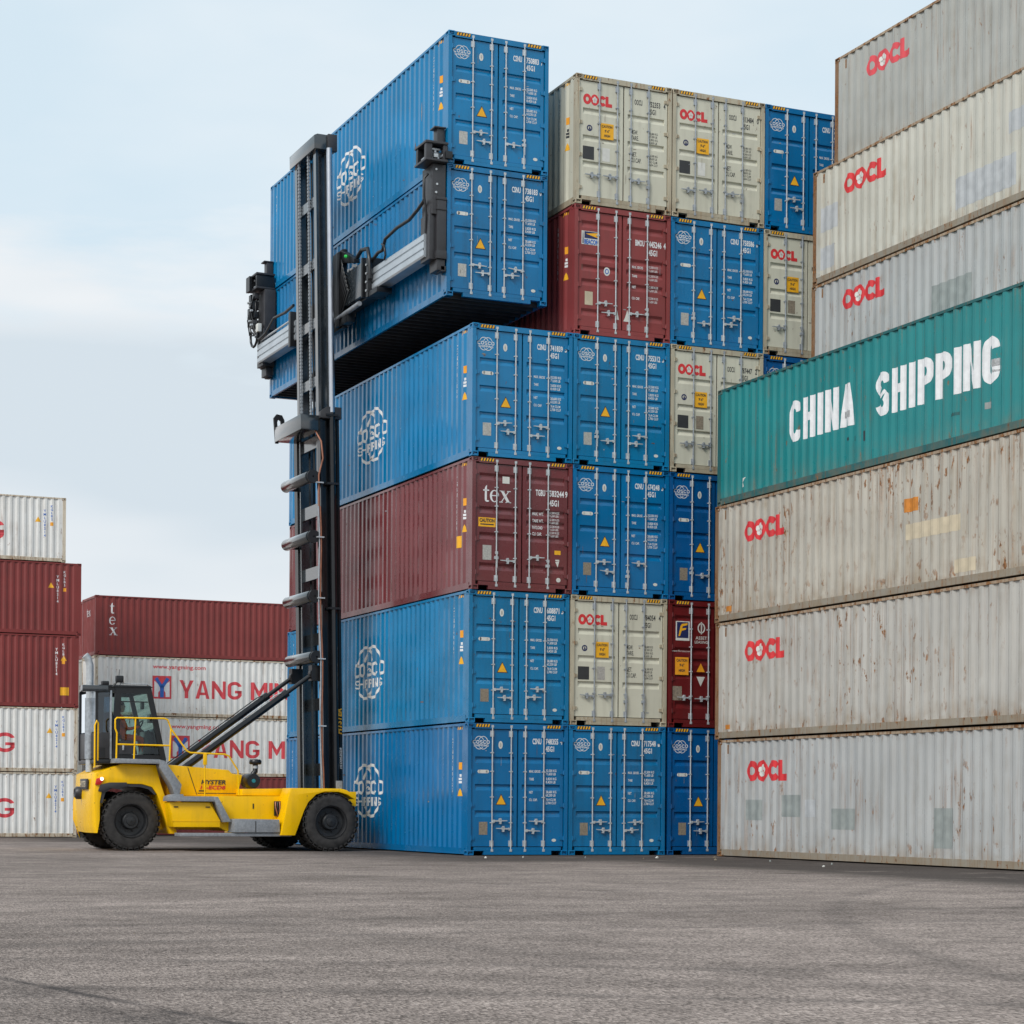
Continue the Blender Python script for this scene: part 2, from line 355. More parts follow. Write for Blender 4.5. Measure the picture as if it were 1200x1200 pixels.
# ------------------------------------------------------------------ ground
def ground_z(x, y):
    t_ = min(1, max(0, (y-13)/18)); return -.28*t_*t_*(3-2*t_)
gb = MB(); xs = [-900, -300, -120, -60]+[-45+i*3 for i in range(30)]+[60, 120, 300, 900]
ys = [-200, -80, -44, -40, -30, -20, -10, 0, 8]+[13+i*1.5 for i in range(13)]+[40, 60, 100, 200, 500, 1500]
for y in ys:
    for x in xs: gb.v.append((x, y, ground_z(x, y)))
nx_ = len(xs)
for j in range(len(ys)-1):
    for i in range(nx_-1): gb.f.append((j*nx_+i, j*nx_+i+1, (j+1)*nx_+i+1, (j+1)*nx_+i)); gb.mi.append(0)
g_ = put('ground', gb.mesh('ground', smooth=60), ASPH); g_['kind'] = 'structure'

# ------------------------------------------------------------------ flat artwork (2-D polygons)
class Poly:
    def __init__(s, v=None, f=None): s.v = v or []; s.f = f or []
    def __add__(s, o):
        n = len(s.v); return Poly(s.v+o.v, s.f+[tuple(i+n for i in q) for q in o.f])
    def mv(s, dx, dy): return Poly([(a+dx, b+dy) for a, b in s.v], s.f)
    def sc(s, kx, ky=None): ky = kx if ky is None else ky; return Poly([(a*kx, b*ky) for a, b in s.v], s.f)
    def rot90(s): return Poly([(-b, a) for a, b in s.v], s.f)
    def bb(s): xs_ = [a for a, b in s.v]; ys_ = [b for a, b in s.v]; return min(xs_), min(ys_), max(xs_), max(ys_)
def rect(x0, y0, x1, y1): return Poly([(x0, y0), (x1, y0), (x1, y1), (x0, y1)], [(0, 1, 2, 3)])
def ngon(*p): return Poly(list(p), [tuple(range(len(p)))])
def disc(cx, cy, rx, ry, n=20): return ngon(*[(cx+rx*math.cos(2*math.pi*k/n), cy+ry*math.sin(2*math.pi*k/n)) for k in range(n)])
def arc(cx, cy, rx, ry, wx, wy, a0, a1, n=24):
    """ring sector between (rx-wx, ry-wy) and (rx, ry), angles in degrees"""
    v = []; f = []
    for k in range(n+1):
        a = R(a0+(a1-a0)*k/n); c_, s_ = math.cos(a), math.sin(a)
        v += [(cx+(rx-wx)*c_, cy+(ry-wy)*s_), (cx+rx*c_, cy+ry*s_)]
    for k in range(n): f.append((2*k, 2*k+1, 2*k+3, 2*k+2))
    return Poly(v, f)
def stroke(pts, wd):
    o = Poly()
    for (x0, y0), (x1, y1) in zip(pts, pts[1:]):
        d = math.hypot(x1-x0, y1-y0) or 1; nx, ny = -(y1-y0)/d*wd/2, (x1-x0)/d*wd/2
        o = o+ngon((x0-nx, y0-ny), (x1-nx, y1-ny), (x1+nx, y1+ny), (x0+nx, y0+ny))
    return o
TXC = {}
def text(s, h, w=None, bold=0.0, kx=1.0, shear=0.0, align='l', res=2, line=1.0, sp=1.0):
    """letters of cap height h; optional total width w"""
    key = (s, bold, res, line, sp)
    if key not in TXC:
        cu = bpy.data.curves.new('t', 'FONT'); cu.body = s; cu.size = 1; cu.resolution_u = res; cu.offset = bold; cu.space_line = line; cu.space_character = sp
        cu.fill_mode = 'FRONT' if hasattr(cu, 'fill_mode') else cu.fill_mode
        ob = bpy.data.objects.new('t', cu); me = ob.to_mesh()
        TXC[key] = ([(v.co.x, v.co.y) for v in me.vertices], [tuple(p.vertices) for p in me.polygons])
        ob.to_mesh_clear(); bpy.data.objects.remove(ob); bpy.data.curves.remove(cu)
    v, f = TXC[key]
    if not v: return Poly()
    k = h/CAP; p = Poly([(a*k*kx, b*k) for a, b in v], f)
    if w:
        x0, _, x1, _ = p.bb(); p = p.mv(-x0, 0).sc(w/(x1-x0), 1)
    if shear: p = Poly([(a+b*shear, b) for a, b in p.v], p.f)
    x0, y0, x1, y1 = p.bb()
    return p.mv(-x0 if align == 'l' else (-x1 if align == 'r' else -(x0+x1)/2), 0)
CAP = 1.0
_p = text('H', 1.0).bb(); CAP = _p[3]-_p[1]; 
def stack_text(s, h, pitch):
    o = Poly()
    for i, ch in enumerate(s):
        if ch != ' ': o = o+text(ch, h, align='c', bold=.02).mv(0, -i*pitch)
    return o
def globe(w, h, lw):  # letters come from block() below
    """globe outline with two crossing meridians and two lines of letters"""
    o = Poly(); rx, ry = w*.40, h*.5
    for a0, a1 in ((26, 154), (180+38, 360-38)):
        k = 10 if a0 < 90 else -10
        o = o+arc(-rx*.30, 0, rx*.74, ry, lw, lw, a0, a1+abs(k)*(1 if k > 0 else 0), 18)
        o = o+arc(rx*.30, 0, rx*.74, ry, lw, lw, a0-abs(k)*(1 if k > 0 else 0), a1, 18)
    for s_, hh, ww, zz, t_ in (('COSCO', .265, 1.0, -.075, .22), ('SHIPPING', .165, .88, -.285, .21)):
        q = block(s_, h*hh, h*hh*1.05, .20, t_); q = q.mv(-q.bb()[0], 0); q = q.sc(w*ww/q.bb()[2], 1); o = o+q.mv(-w*ww/2, h*zz)
    return o
def oocl(w, h):
    """two round letters (the second a blossom), C and L; returns red shape and pale blossom"""
    u = w/4.1
    red = arc(.55*u, h/2, .57*u, h*.5, .36*u, h*.29, 0, 360, 26)
    red = red+disc(1.62*u, h/2, .56*u, h*.53, 5*4)
    red = red+arc(2.72*u, h/2, .58*u, h*.5, .38*u, h*.31, 38, 322, 22)
    red = red+ngon((3.16*u, 0), (4.1*u, 0), (4.1*u, h*.33), (3.58*u, h*.33), (3.58*u, h), (3.16*u, h))
    fl = Poly()
    for k in range(5):
        a = R(90+72*k); fl = fl+disc(1.62*u+.20*u*math.cos(a), h/2+.18*h*math.sin(a), .155*u, h*.145, 12)
    return red, fl
def tex_word(h):
    """lower-case serif t e x; x-height .72 h"""
    xh = h*.72
    t_ = ngon((.13*h, .10*h), (.27*h, .10*h), (.27*h, h), (.20*h, .94*h), (.13*h, .80*h))+rect(.02*h, xh-.07*h, .42*h, xh)
    t_ = t_+arc(.30*h, .13*h, .17*h, .15*h, .10*h, .10*h, 180, 320, 8)
    e_ = arc(.78*h, xh/2, .31*h, xh/2+.01*h, .14*h, .05*h, 55, 320, 20)+arc(.78*h, xh/2, .31*h, xh/2+.01*h, .10*h, .05*h, 0, 60, 8)+rect(.60*h, xh*.5, 1.09*h, xh*.5+.055*h)
    x_ = ngon((1.18*h, xh), (1.38*h, xh), (1.83*h, 0), (1.62*h, 0))+ngon((1.72*h, xh), (1.78*h, xh), (1.24*h, 0), (1.18*h, 0))
    for a, b in ((1.12, 1.45), (1.62, 1.86)): x_ = x_+rect(a*h, xh-.045*h, b*h, xh)
    for a, b in ((1.10, 1.34), (1.52, 1.90)): x_ = x_+rect(a*h, 0, b*h, .045*h)
    return t_+e_+x_
def block(s_, h, w, gap=.12, t=.21):
    """heavy condensed capitals of height h and letter width w"""
    o = Poly(); x = 0; T = t*h; k = T*.92
    for ch in s_:
        if ch == 'I': o = o+rect(x, 0, x+T, h); x += T+gap*h; continue
        if ch == 'O':
            a = h*.30; p = arc(w/2, h-a, w/2, a, T, k, 0, 180, 14)+arc(w/2, a, w/2, a, T, k, 180, 360, 14)+rect(0, a, T, h-a)+rect(w-T, a, w, h-a); o = o+p.mv(x, 0); x += w+gap*h; continue
        if ch == 'H': p = rect(0, 0, T, h)+rect(w-T, 0, w, h)+rect(T, h*.42, w-T, h*.42+k)
        elif ch == 'Y': p = rect(w/2-T/2, 0, w/2+T/2, h*.48)+ngon((w/2-T/2, h*.36), (w/2+T*.25, h*.44), (T*1.05, h), (0, h))+ngon((w/2+T/2, h*.36), (w/2-T*.25, h*.44), (w-T*1.05, h), (w, h))
        elif ch == 'M': p = rect(0, 0, T, h)+rect(w-T, 0, w, h)+ngon((T*.9, h), (T*.9, h*.66), (w/2, h*.16), (w/2, h*.52))+ngon((w-T*.9, h), (w-T*.9, h*.66), (w/2, h*.16), (w/2, h*.52))
        elif ch == 'N': p = rect(0, 0, T*.86, h)+rect(w-T*.86, 0, w, h)+ngon((T*.86, h), (T*.86, h*.62), (w-T*.86, 0), (w-T*.86, h*.38))
        elif ch == 'A': p = ngon((0, 0), (T, 0), (w*.5+T*.2, h), (w*.5-T*.55, h))+ngon((w-T, 0), (w, 0), (w*.5+T*.55, h), (w*.5-T*.2, h))+rect(w*.26, h*.2, w*.74, h*.2+k*.8)
        elif ch == 'P': p = rect(0, 0, T, h)+rect(T, h-k, w-h*.27, h)+rect(T, h*.40, w-h*.27, h*.40+k)+arc(w-h*.27, h*.70, h*.27, h*.30, T*.95, k, -90, 90, 12)
        elif ch == 'S': p = arc(w/2, h*.72, w/2, h*.28, T, k, 10, 250, 16)+arc(w/2, h*.28, w/2, h*.28, T, k, -170, 70, 16)+ngon((w*.30, h*.46), (w*.40, h*.40), (w*.72, h*.54), (w*.62, h*.60))
        else:
            a = h*.30; p = arc(w/2, h-a, w/2, a, T, k, 8, 180, 14)+arc(w/2, a, w/2, a, T, k, 180, 352, 14)+rect(0, a, T, h-a)
            if ch == 'G': p = p+rect(w-T, a*.75, w, h*.50)+rect(w*.52, h*.50-k*.8, w, h*.50)
        o = o+p.mv(x, 0); x += w+gap*h
    return o
def hazard(w, h, n=5):
    y = Poly(); s_ = w/n
    for k in range(n): y = y+ngon((k*s_+.02*w, h*.08), (k*s_+s_*.52+.02*w, h*.08), (k*s_+s_*.95, h*.92), (k*s_+s_*.43, h*.92))
    return y

# ------------------------------------------------------------------ containers
W, LEN, HC, ST = 2.438, 12.192, 2.896, 2.591
W2, L2 = W/2, LEN/2
def corr_profile(a, b, pitch=.278, depth=.036):
    """trapezoid corrugation break points [(t, depth)] from a to b"""
    n = int((b-a-.10)/pitch); start = (a+b)/2-(n*pitch+.072)/2
    pts = [(a, 0)]
    for k in range(n):
        t0 = start+k*pitch
        pts += [(t0+.072, 0), (t0+.140, depth), (t0+.210, depth), (t0+.278, 0)]
    pts.append((b, 0)); return pts
SIDE = corr_profile(-L2+.10, L2-.10)
ENDP = corr_profile(-W2+.10, W2-.10, .26, .045)
WALLX = -W2+.012
def side_depth(y):
    for (a, d0), (b, d1) in zip(SIDE, SIDE[1:]):
        if a <= y <= b: return d0+(d1-d0)*(y-a)/(b-a) if b > a else d0
    return 0
MC = {}
def cached(key, fn):
    if key not in MC: MC[key] = fn()
    return MC[key]
def casting_mesh(sx, sy, top):
    bm = bmesh.new(); lx, ly, lz = .162, .178, .112
    mtx = Matrix.Translation((-sx*lx/2, -sy*ly/2, (-lz/2 if top else lz/2)))@Matrix.Diagonal((lx, ly, lz, 1))
    bmesh.ops.create_cube(bm, size=1, matrix=mtx)
    faces = [f for f in bm.faces if f.normal.x*sx > .9 or f.normal.y*sy > .9 or f.normal.z*(1 if top else -1) > .9]
    bmesh.ops.bevel(bm, geom=[e for e in bm.edges], offset=.008, segments=1, affect='EDGES')
    for d in (Vector((sx, 0, 0)), Vector((0, sy, 0)), Vector((0, 0, 1 if top else -1))):
        f = max(bm.faces, key=lambda q: q.normal.dot(d)*1e3+q.calc_area())
        f = max([q for q in bm.faces if q.normal.dot(d) > .99], key=lambda q: q.calc_area())
        bmesh.ops.inset_individual(bm, faces=[f], thickness=.024)
        r_ = bmesh.ops.extrude_discrete_faces(bm, faces=[f])
        for q in r_['faces']: bmesh.ops.translate(bm, verts=q.verts, vec=-d*.06)
    me = bpy.data.meshes.new('corner_casting'); bm.to_mesh(me); bm.free(); me.materials.append(None); return me
def side_mesh(H, sx):
    z0, z1 = .165, H-.062; b = MB(); n = len(SIDE)
    for y, d in SIDE: b.v += [(sx*(-WALLX-d), y, z0), (sx*(-WALLX-d), y, z1)]
    for i in range(n-1): b.f.append((2*i, 2*i+2, 2*i+3, 2*i+1) if sx > 0 else (2*i, 2*i+1, 2*i+3, 2*i+2)); b.mi.append(0)
    return b.mesh('side_wall', fixn=False)
def end_mesh(H, sy):
    z0, z1 = .165, H-.10; b = MB(); n = len(ENDP); Y = L2-.02
    for x, d in ENDP: b.v += [(x, sy*(Y-d), z0), (x, sy*(Y-d), z1)]
    for i in range(n-1): b.f.append((2*i, 2*i+2, 2*i+3, 2*i+1) if sy < 0 else (2*i, 2*i+1, 2*i+3, 2*i+2)); b.mi.append(0)
    return b.mesh('end_wall', fixn=False)
def roof_mesh(H):
    b = MB(); ys_ = []; k = -L2+.12
    prof = []
    while k < L2-.3:
        prof += [(k, 0), (k+.09, 0), (k+.105, -.02), (k+.195, -.02)]; k += .21
    prof.append((L2-.12, 0))
    for y, d in prof: b.v += [(-W2+.05, y, H-.022+d), (W2-.05, y, H-.022+d)]
    for i in range(len(prof)-1): b.f.append((2*i, 2*i+1, 2*i+3, 2*i+2)); b.mi.append(0)
    return b.mesh('roof', fixn=False)
GR_STEP = [(.24, .018, .040, .080, .038), (.475, .018, .040, .080, .038), (.70, .018, .040, .080, .038)]
GR_WIDE = [(.10, .055, .03, .075, .034), (.385, .055, .03, .07, .034), (.480, .05, .03, .07, .034), (.605, .055, .03, .075, .034), (.865, .055, .03, .08, .034)]
DZ0 = .20
def door_mesh(H, side, style):
    """pressed steel leaf: flat border, panel with horizontal grooves (fraction from the top)"""
    z0, z1 = DZ0, H-.142; x0, x1 = (-W2+.108, -.017) if side < 0 else (.017, W2-.108)
    Y = -L2+.040; th = .045; b = MB(); hgt = z1-z0
    xa, xb = x0+.085, x1-.075
    rows = [(z1, 0)]
    for fr, up_, fl, lo, dp in (GR_STEP if style == 'step' else GR_WIDE):
        zc = z1-fr*hgt; rows += [(zc+up_, 0), (zc, dp), (zc-fl, dp), (zc-fl-lo, 0)]
    rows.append((z0, 0))
    for (za, da), (zb, db) in zip(rows, rows[1:]):
        q = len(b.v)
        b.v += [(x0, Y, za), (xa, Y, za), (xb, Y, za), (x1, Y, za), (x0, Y, zb), (xa, Y, zb), (xb, Y, zb), (x1, Y, zb),
                (xa, Y+da, za), (xb, Y+da, za), (xa, Y+db, zb), (xb, Y+db, zb)]
        b.f += [(q, q+4, q+5, q+1), (q+2, q+6, q+7, q+3), (q+8, q+10, q+11, q+9)]; b.mi += [0]*3
        if da or db: b.f += [(q+1, q+5, q+10, q+8), (q+9, q+11, q+6, q+2)]; b.mi += [0]*2
    q = len(b.v)
    b.v += [(x, y, z) for y in (Y, Y+th) for x, z in ((x0, z0), (x1, z0), (x1, z1), (x0, z1))]
    for i in range(4): b.f.append((q+i, q+4+i, q+4+(i+1) % 4, q+(i+1) % 4)); b.mi.append(0)
    return b.mesh('door', fixn=False)
def rod_mesh(H):
    """lock rod with cams, keepers and guide brackets, centred on x=0"""
    b = MB(); Y = -L2+.012; r = .0155
    b.tube([(0, Y, .10), (0, Y, H-.06)], r, 8)
    for z in (.20, H-.30): b.box(-.045, Y-.004, z, .032, Y+.028, z+.13)
    for z in (.085, H-.10): b.box(-.028, Y-.012, z, .028, Y+.016, z+.055)
    for fr in (.20, .42, .64, .80): z = DZ0+(H-.35)*fr; b.box(-.042, Y+.002, z, .042, Y+.030, z+.018); b.box(-.022, Y-.020, z-.004, .022, Y+.012, z+.026)
    return b.mesh('lock_rod', smooth=40)
def handle_mesh(d):
    """door handle with hub, bar, and the catch it rests in; reaches from the rod in direction d"""
    b = MB(); Y = -L2-.004
    b.box(min(0, d*.06), Y-.006, -.03, max(0, d*.06), Y+.026, .03)
    b.add([(d*.05, Y-.012, -.012), (d*.05, Y+.012, -.012), (d*.36, Y+.012, .002), (d*.36, Y-.012, .002), (d*.05, Y-.012, .022), (d*.05, Y+.012, .022), (d*.36, Y+.012, .018), (d*.36, Y-.012, .018)],
          [(0, 1, 2, 3), (4, 7, 6, 5), (0, 4, 5, 1), (2, 6, 7, 3), (0, 3, 7, 4), (1, 5, 6, 2)])
    x = d*.19; b.box(x-.034, Y-.020, -.020, x+.034, Y+.034, .034); b.box(x-.020, Y-.026, .030, x+.020, Y+.034, .064); b.box(x-.020, Y-.024, -.062, x+.020, Y+.034, -.018)
    return b.mesh('handle')
def handle_down_mesh():
    b = MB(); Y = -L2-.004
    b.box(-.03, Y-.006, -.03, .03, Y+.026, .03); b.box(-.014, Y-.014, -.33, .014, Y+.008, -.02); b.box(-.05, Y-.004, -.14, .04, Y+.034, -.08)
    return b.mesh('handle')
def hinge_mesh(side):
    b = MB(); x = 0
    b.box(-.085, -L2+.018, -.035, .07, -L2+.046, .035); b.tube([(-.0, -L2+.016, -.05), (-.0, -L2+.016, .05)], .016, 6)
    return b.mesh('hinge', smooth=40)
def sill_mesh(H):
    b = MB()
    b.box(-W2+.165, -L2+.008, .105, W2-.165, -L2+.12, .185)
    b.box(-W2+.40, -L2+.010, .018, W2-.40, -L2+.10, .104)
    return b.mesh('door_sill')
def boxm(name, *a, bevel=0): return MB().box(*a).mesh(name, bevel=bevel)
def rail_bottom(sx):
    b = MB(); x = W2-.008
    b.prism([(sx*x, .03), (sx*x, .165), (sx*(x-.03), .168), (sx*(x-.05), .160), (sx*(x-.05), .025)], -L2+.178, L2-.178, 'y')
    return b.mesh('bottom_rail')
def rail_top(H, sx):
    x = W2-.006
    return MB().prism([(sx*x, H-.066), (sx*x, H-.012), (sx*(x-.06), H-.010), (sx*(x-.06), H-.066)], -L2+.178, L2-.178, 'y').mesh('top_rail')
CONTAINERS = []
def container(label, H, x, y, z, paint_, frame=None, rz=0, doors=None, rods=GALV, handles='cross', group=None, name='shipping_container', rails=None, crossm=False, toprail=None):
    """a full container: origin at the centre of its base, doors (if any) at local -y"""
    frame = frame or paint_; rails = rails or frame
    t = thing(name, label, 'shipping container', (x, y+(random.uniform(-.025, .025) if doors and z < 12.1 else 0), z), rz+random.uniform(-.0016, .0016), group)
    for sx in (-1, 1):
        for sy in (-1, 1):
            for top in (0, 1):
                put('corner_casting', cached(('cast', sx, sy, top), lambda: casting_mesh(sx, sy, top)), frame, t, (sx*W2, sy*L2, H-.003 if top else .003))
            isd = doors and sy < 0
            wx = .090 if isd else .11
            put('corner_post', cached(('post', H, sx, sy, bool(isd)), lambda: boxm('corner_post', sx*(W2-.004), sy*(L2-.006), .112, sx*(W2-wx), sy*(L2-.135), H-.112)), frame, t)
        put('bottom_rail', cached(('br', sx), lambda: rail_bottom(sx)), rails, t)
        put('top_rail', cached(('tr', H, sx), lambda: rail_top(H, sx)), toprail or rails, t)
        sw = put('side_wall', cached(('side', H, sx), lambda: side_mesh(H, sx)), paint_, t)
        if sx < 0: t_side = sw
    put('roof', cached(('roof', H), lambda: roof_mesh(H)), paint_, t)
    put('floor', cached('floor', lambda: boxm('floor', -W2+.06, -L2+.13, .135, W2-.06, L2-.06, .160)), FLOORM, t)
    if crossm:
        cm = cached('cross', lambda: MB().prism([(-.03, .030), (.03, .030), (.03, .036), (-.022, .036), (-.022, .128), (.03, .128), (.03, .134), (-.03, .134)], -W2+.062, W2-.062, 'x').mesh('cross_member'))
        for k in range(38): put('cross_member', cm, FLOORM, t, (0, -L2+.32+k*.312, 0))
    hv = random.Random(label)
    ends = [1] if doors else [-1, 1]
    info = {'root': t, 'side': t_side, 'H': H}
    for sy in ends:
        e = put('end_wall', cached(('end', H, sy), lambda: end_mesh(H, sy)), paint_, t); info['end'] = e
        put('end_header', cached(('eh', H, sy), lambda: boxm('end_header', -W2+.165, sy*(L2-.008), H-.105, W2-.165, sy*(L2-.09), H-.012)), frame, t)
        put('end_sill', cached(('es', sy), lambda: boxm('end_sill', -W2+.165, sy*(L2-.008), .02, W2-.165, sy*(L2-.09), .165)), frame, t)
        info['end'] = e
    if doors:
        put('door_header', cached(('dh', H), lambda: boxm('door_header', -W2+.165, -L2+.008, H-.128, W2-.165, -L2+.10, H-.012)), frame, t)
        put('door_sill', cached('ds', lambda: sill_mesh(H)), frame, t)
        put('door_gasket', cached(('dg', H), lambda: boxm('door_gasket', -W2+.10, -L2+.105, .165, W2-.095, -L2+.125, H-.11)), RUBBER, t)
        info['door'] = {}
        for s_ in (-1, 1):
            d = put('door', cached(('door', H, s_, doors), lambda: door_mesh(H, s_, doors)), paint_, t); info['door'][s_] = d
            for k in range(4):
                put('hinge', cached(('hinge', s_), lambda: hinge_mesh(s_)), frame, d, (s_*(W2-.10), 0, .38+k*(H-.72)/3))
            for k in range(2):
                xr = (-.625, -.172)[k] if s_ < 0 else (.172, .625)[k]
                put('lock_rod', cached(('rod', H), lambda: rod_mesh(H)), rods, d, (xr, 0, 0))
                ix = (0 if s_ < 0 else 2)+k
                if handles == 'cross': hd = (1, -1, 1, -1)[ix]; zz = (.74, .56, .56, .74)[ix]
                elif handles == 'level': hd = (-1, -1, 1, 0)[ix]; zz = (.66, .67, .66, .66)[ix]
                else: hd = (1, -1, 1, 0)[ix]; zz = (.80, .66, .78, .70)[ix]
                zz += hv.uniform(-.025, .025); hd = 0 if hv.random() < .12 else hd
                if hd: put('handle', cached(('hnd', hd), lambda: handle_mesh(hd)), rods, d, (xr, 0, zz), (0, hv.uniform(-.07, .07) if hv.random() < .5 else 0, 0))
                else: put('handle', cached('hdn', handle_down_mesh), rods, d, (xr, 0, zz))
    CONTAINERS.append(info)
    return info
# ---- lettering on containers
def flat_mesh(key, poly, fn):
    def mk():
        me = bpy.data.meshes.new('lettering'); me.from_pydata([fn(a, b) for a, b in poly.v], [], poly.f); me.materials.append(None); return me
    return cached(key, mk)
def door_art(info, name, key, poly, mat, u=0, v=0, lift=.003, side=None):
    """artwork on the doors: u from the container's left edge, v from its base"""
    s_ = side or (-1 if u < W2 else 1); p = poly
    Y = -L2+.040-lift
    me = flat_mesh(('door', key, u, v, lift), p, lambda a, b: (a+u-W2, Y, b+v))
    return put(name, me, mat, info['door'][s_])
def clip(poly, k, sgn):
    out = []; n = len(poly)
    for i in range(n):
        p, q = poly[i], poly[(i+1) % n]; dp, dq = (p[0]-k)*sgn, (q[0]-k)*sgn
        if dp >= 0: out.append(p)
        if dp*dq < 0: t_ = dp/(dp-dq); out.append((k, p[1]+(q[1]-p[1])*t_))
    return out
def side_art(info, name, key, poly, mat, u=0, v=0, lift=.0025):
    """paint that follows the corrugation of the -x side; u runs along -y from the container's +y end"""
    def mk():
        vs = []; fs = []; bps = [y for y, d in SIDE]
        for f in poly.f:
            pg = [(L2-(poly.v[i][0]+u), poly.v[i][1]+v) for i in f]
            lo = min(p[0] for p in pg); hi = max(p[0] for p in pg)
            for a, b in zip(bps, bps[1:]):
                if b <= lo or a >= hi or b-a < 1e-6: continue
                c = clip(clip(pg, a, 1), b, -1)
                if len(c) < 3: continue
                o = len(vs); fs.append(tuple(range(o, o+len(c))))
                vs += [(WALLX+side_depth(min(max(y_, a), b))-lift, y_, z_) for y_, z_ in c]
        me = bpy.data.meshes.new('lettering'); me.from_pydata(vs, [], fs); me.materials.append(None); return me
    return put(name, cached(('side', key, u, v, lift), mk), mat, info['side'])
def end_art(info, name, key, poly, mat, u=0, v=0, lift=.004):
    """artwork on the +y end wall, u from its left edge as seen"""
    Y = L2-.02+lift
    return put(name, flat_mesh(('end', key, u, v), poly, lambda a, b: (W2-(a+u), Y, b+v)), mat, info['end'])
HZ = hazard(.34, .075)
def hazard_pair(info, H):
    for u in (.19, W-.19-.34):
        p = put('hazard_stripe', flat_mesh(('hzb', H, u), rect(0, 0, .34, .075), lambda a, b: (a+u-W2, -L2+.005, b+H-.098)), INKK, info['root'])
        put('yellow_bars', flat_mesh(('hzy', H, u), HZ, lambda a, b: (a+u-W2, -L2+.003, b+H-.098)), YEL, p)
def side_end_marks(info, H, num, ink=INKW, near=True):
    side_art(info, 'lettering', ('num', num), stack_text(num, .085, .122), ink, LEN-.86, H-.42)
    side_art(info, 'hazard_stripe', 'shz', hazard(.30, .07), YEL, LEN-.68, H-.15)
    side_art(info, 'caution_label', 'sy', rect(0, 0, .10, .16), ORANGE, LEN-.50, H-1.02)
    side_art(info, 'lettering', 'sw', rect(0, 0, .09, .05)+rect(0, .07, .09, .12)+rect(.02, .14, .07, .20), ink, LEN-.50, H-1.32)
    side_art(info, 'warning_triangle', 'st', ngon((-.02, 0), (.17, 0), (.075, .17)), YEL, LEN-.54, H-1.60)
    side_art(info, 'lettering', ('num2', num), stack_text(num, .085, .122), ink, .42, H-.42)
def scrapes(c, rd, H, n_side=7, n_door=4):
    """individual knocks: bare primer, rust and scuffs of irregular outline"""
    def blob(w_, h_):
        n = 7; return ngon(*[(w_*(.55+.45*rd.random())*math.cos(2*math.pi*i/n), h_*(.55+.45*rd.random())*math.sin(2*math.pi*i/n)) for i in range(n)])
    for i in range(n_side):
        w_, h_ = (rd.uniform(.03, .10), rd.uniform(.008, .03)) if rd.random() < .5 else (rd.uniform(.006, .014), rd.uniform(.05, .30))
        side_art(c, 'paint_scrape', ('scr', rd.random()), blob(w_, h_), rd.choice((PLATEB, GALVD, SCUFF, SCUFF)), rd.uniform(.6, LEN-1.2), rd.choice((rd.uniform(.25, .8), rd.uniform(.3, H-.3))), .002)
    if 'door' in c:
        for i in range(n_door):
            w_, h_ = (rd.uniform(.02, .07), rd.uniform(.006, .018)) if rd.random() < .6 else (rd.uniform(.004, .008), rd.uniform(.04, .16))
            door_art(c, 'paint_scrape', ('scr', rd.random()), blob(w_, h_), rd.choice((PLATEB, GALVD, SCUFF, SCUFF)), rd.uniform(.2, 2.25), rd.uniform(.3, H-.4))
SCUFF = simple('rusty_scuff', (.13, .065, .035), .8, noise=.3, nscale=25)
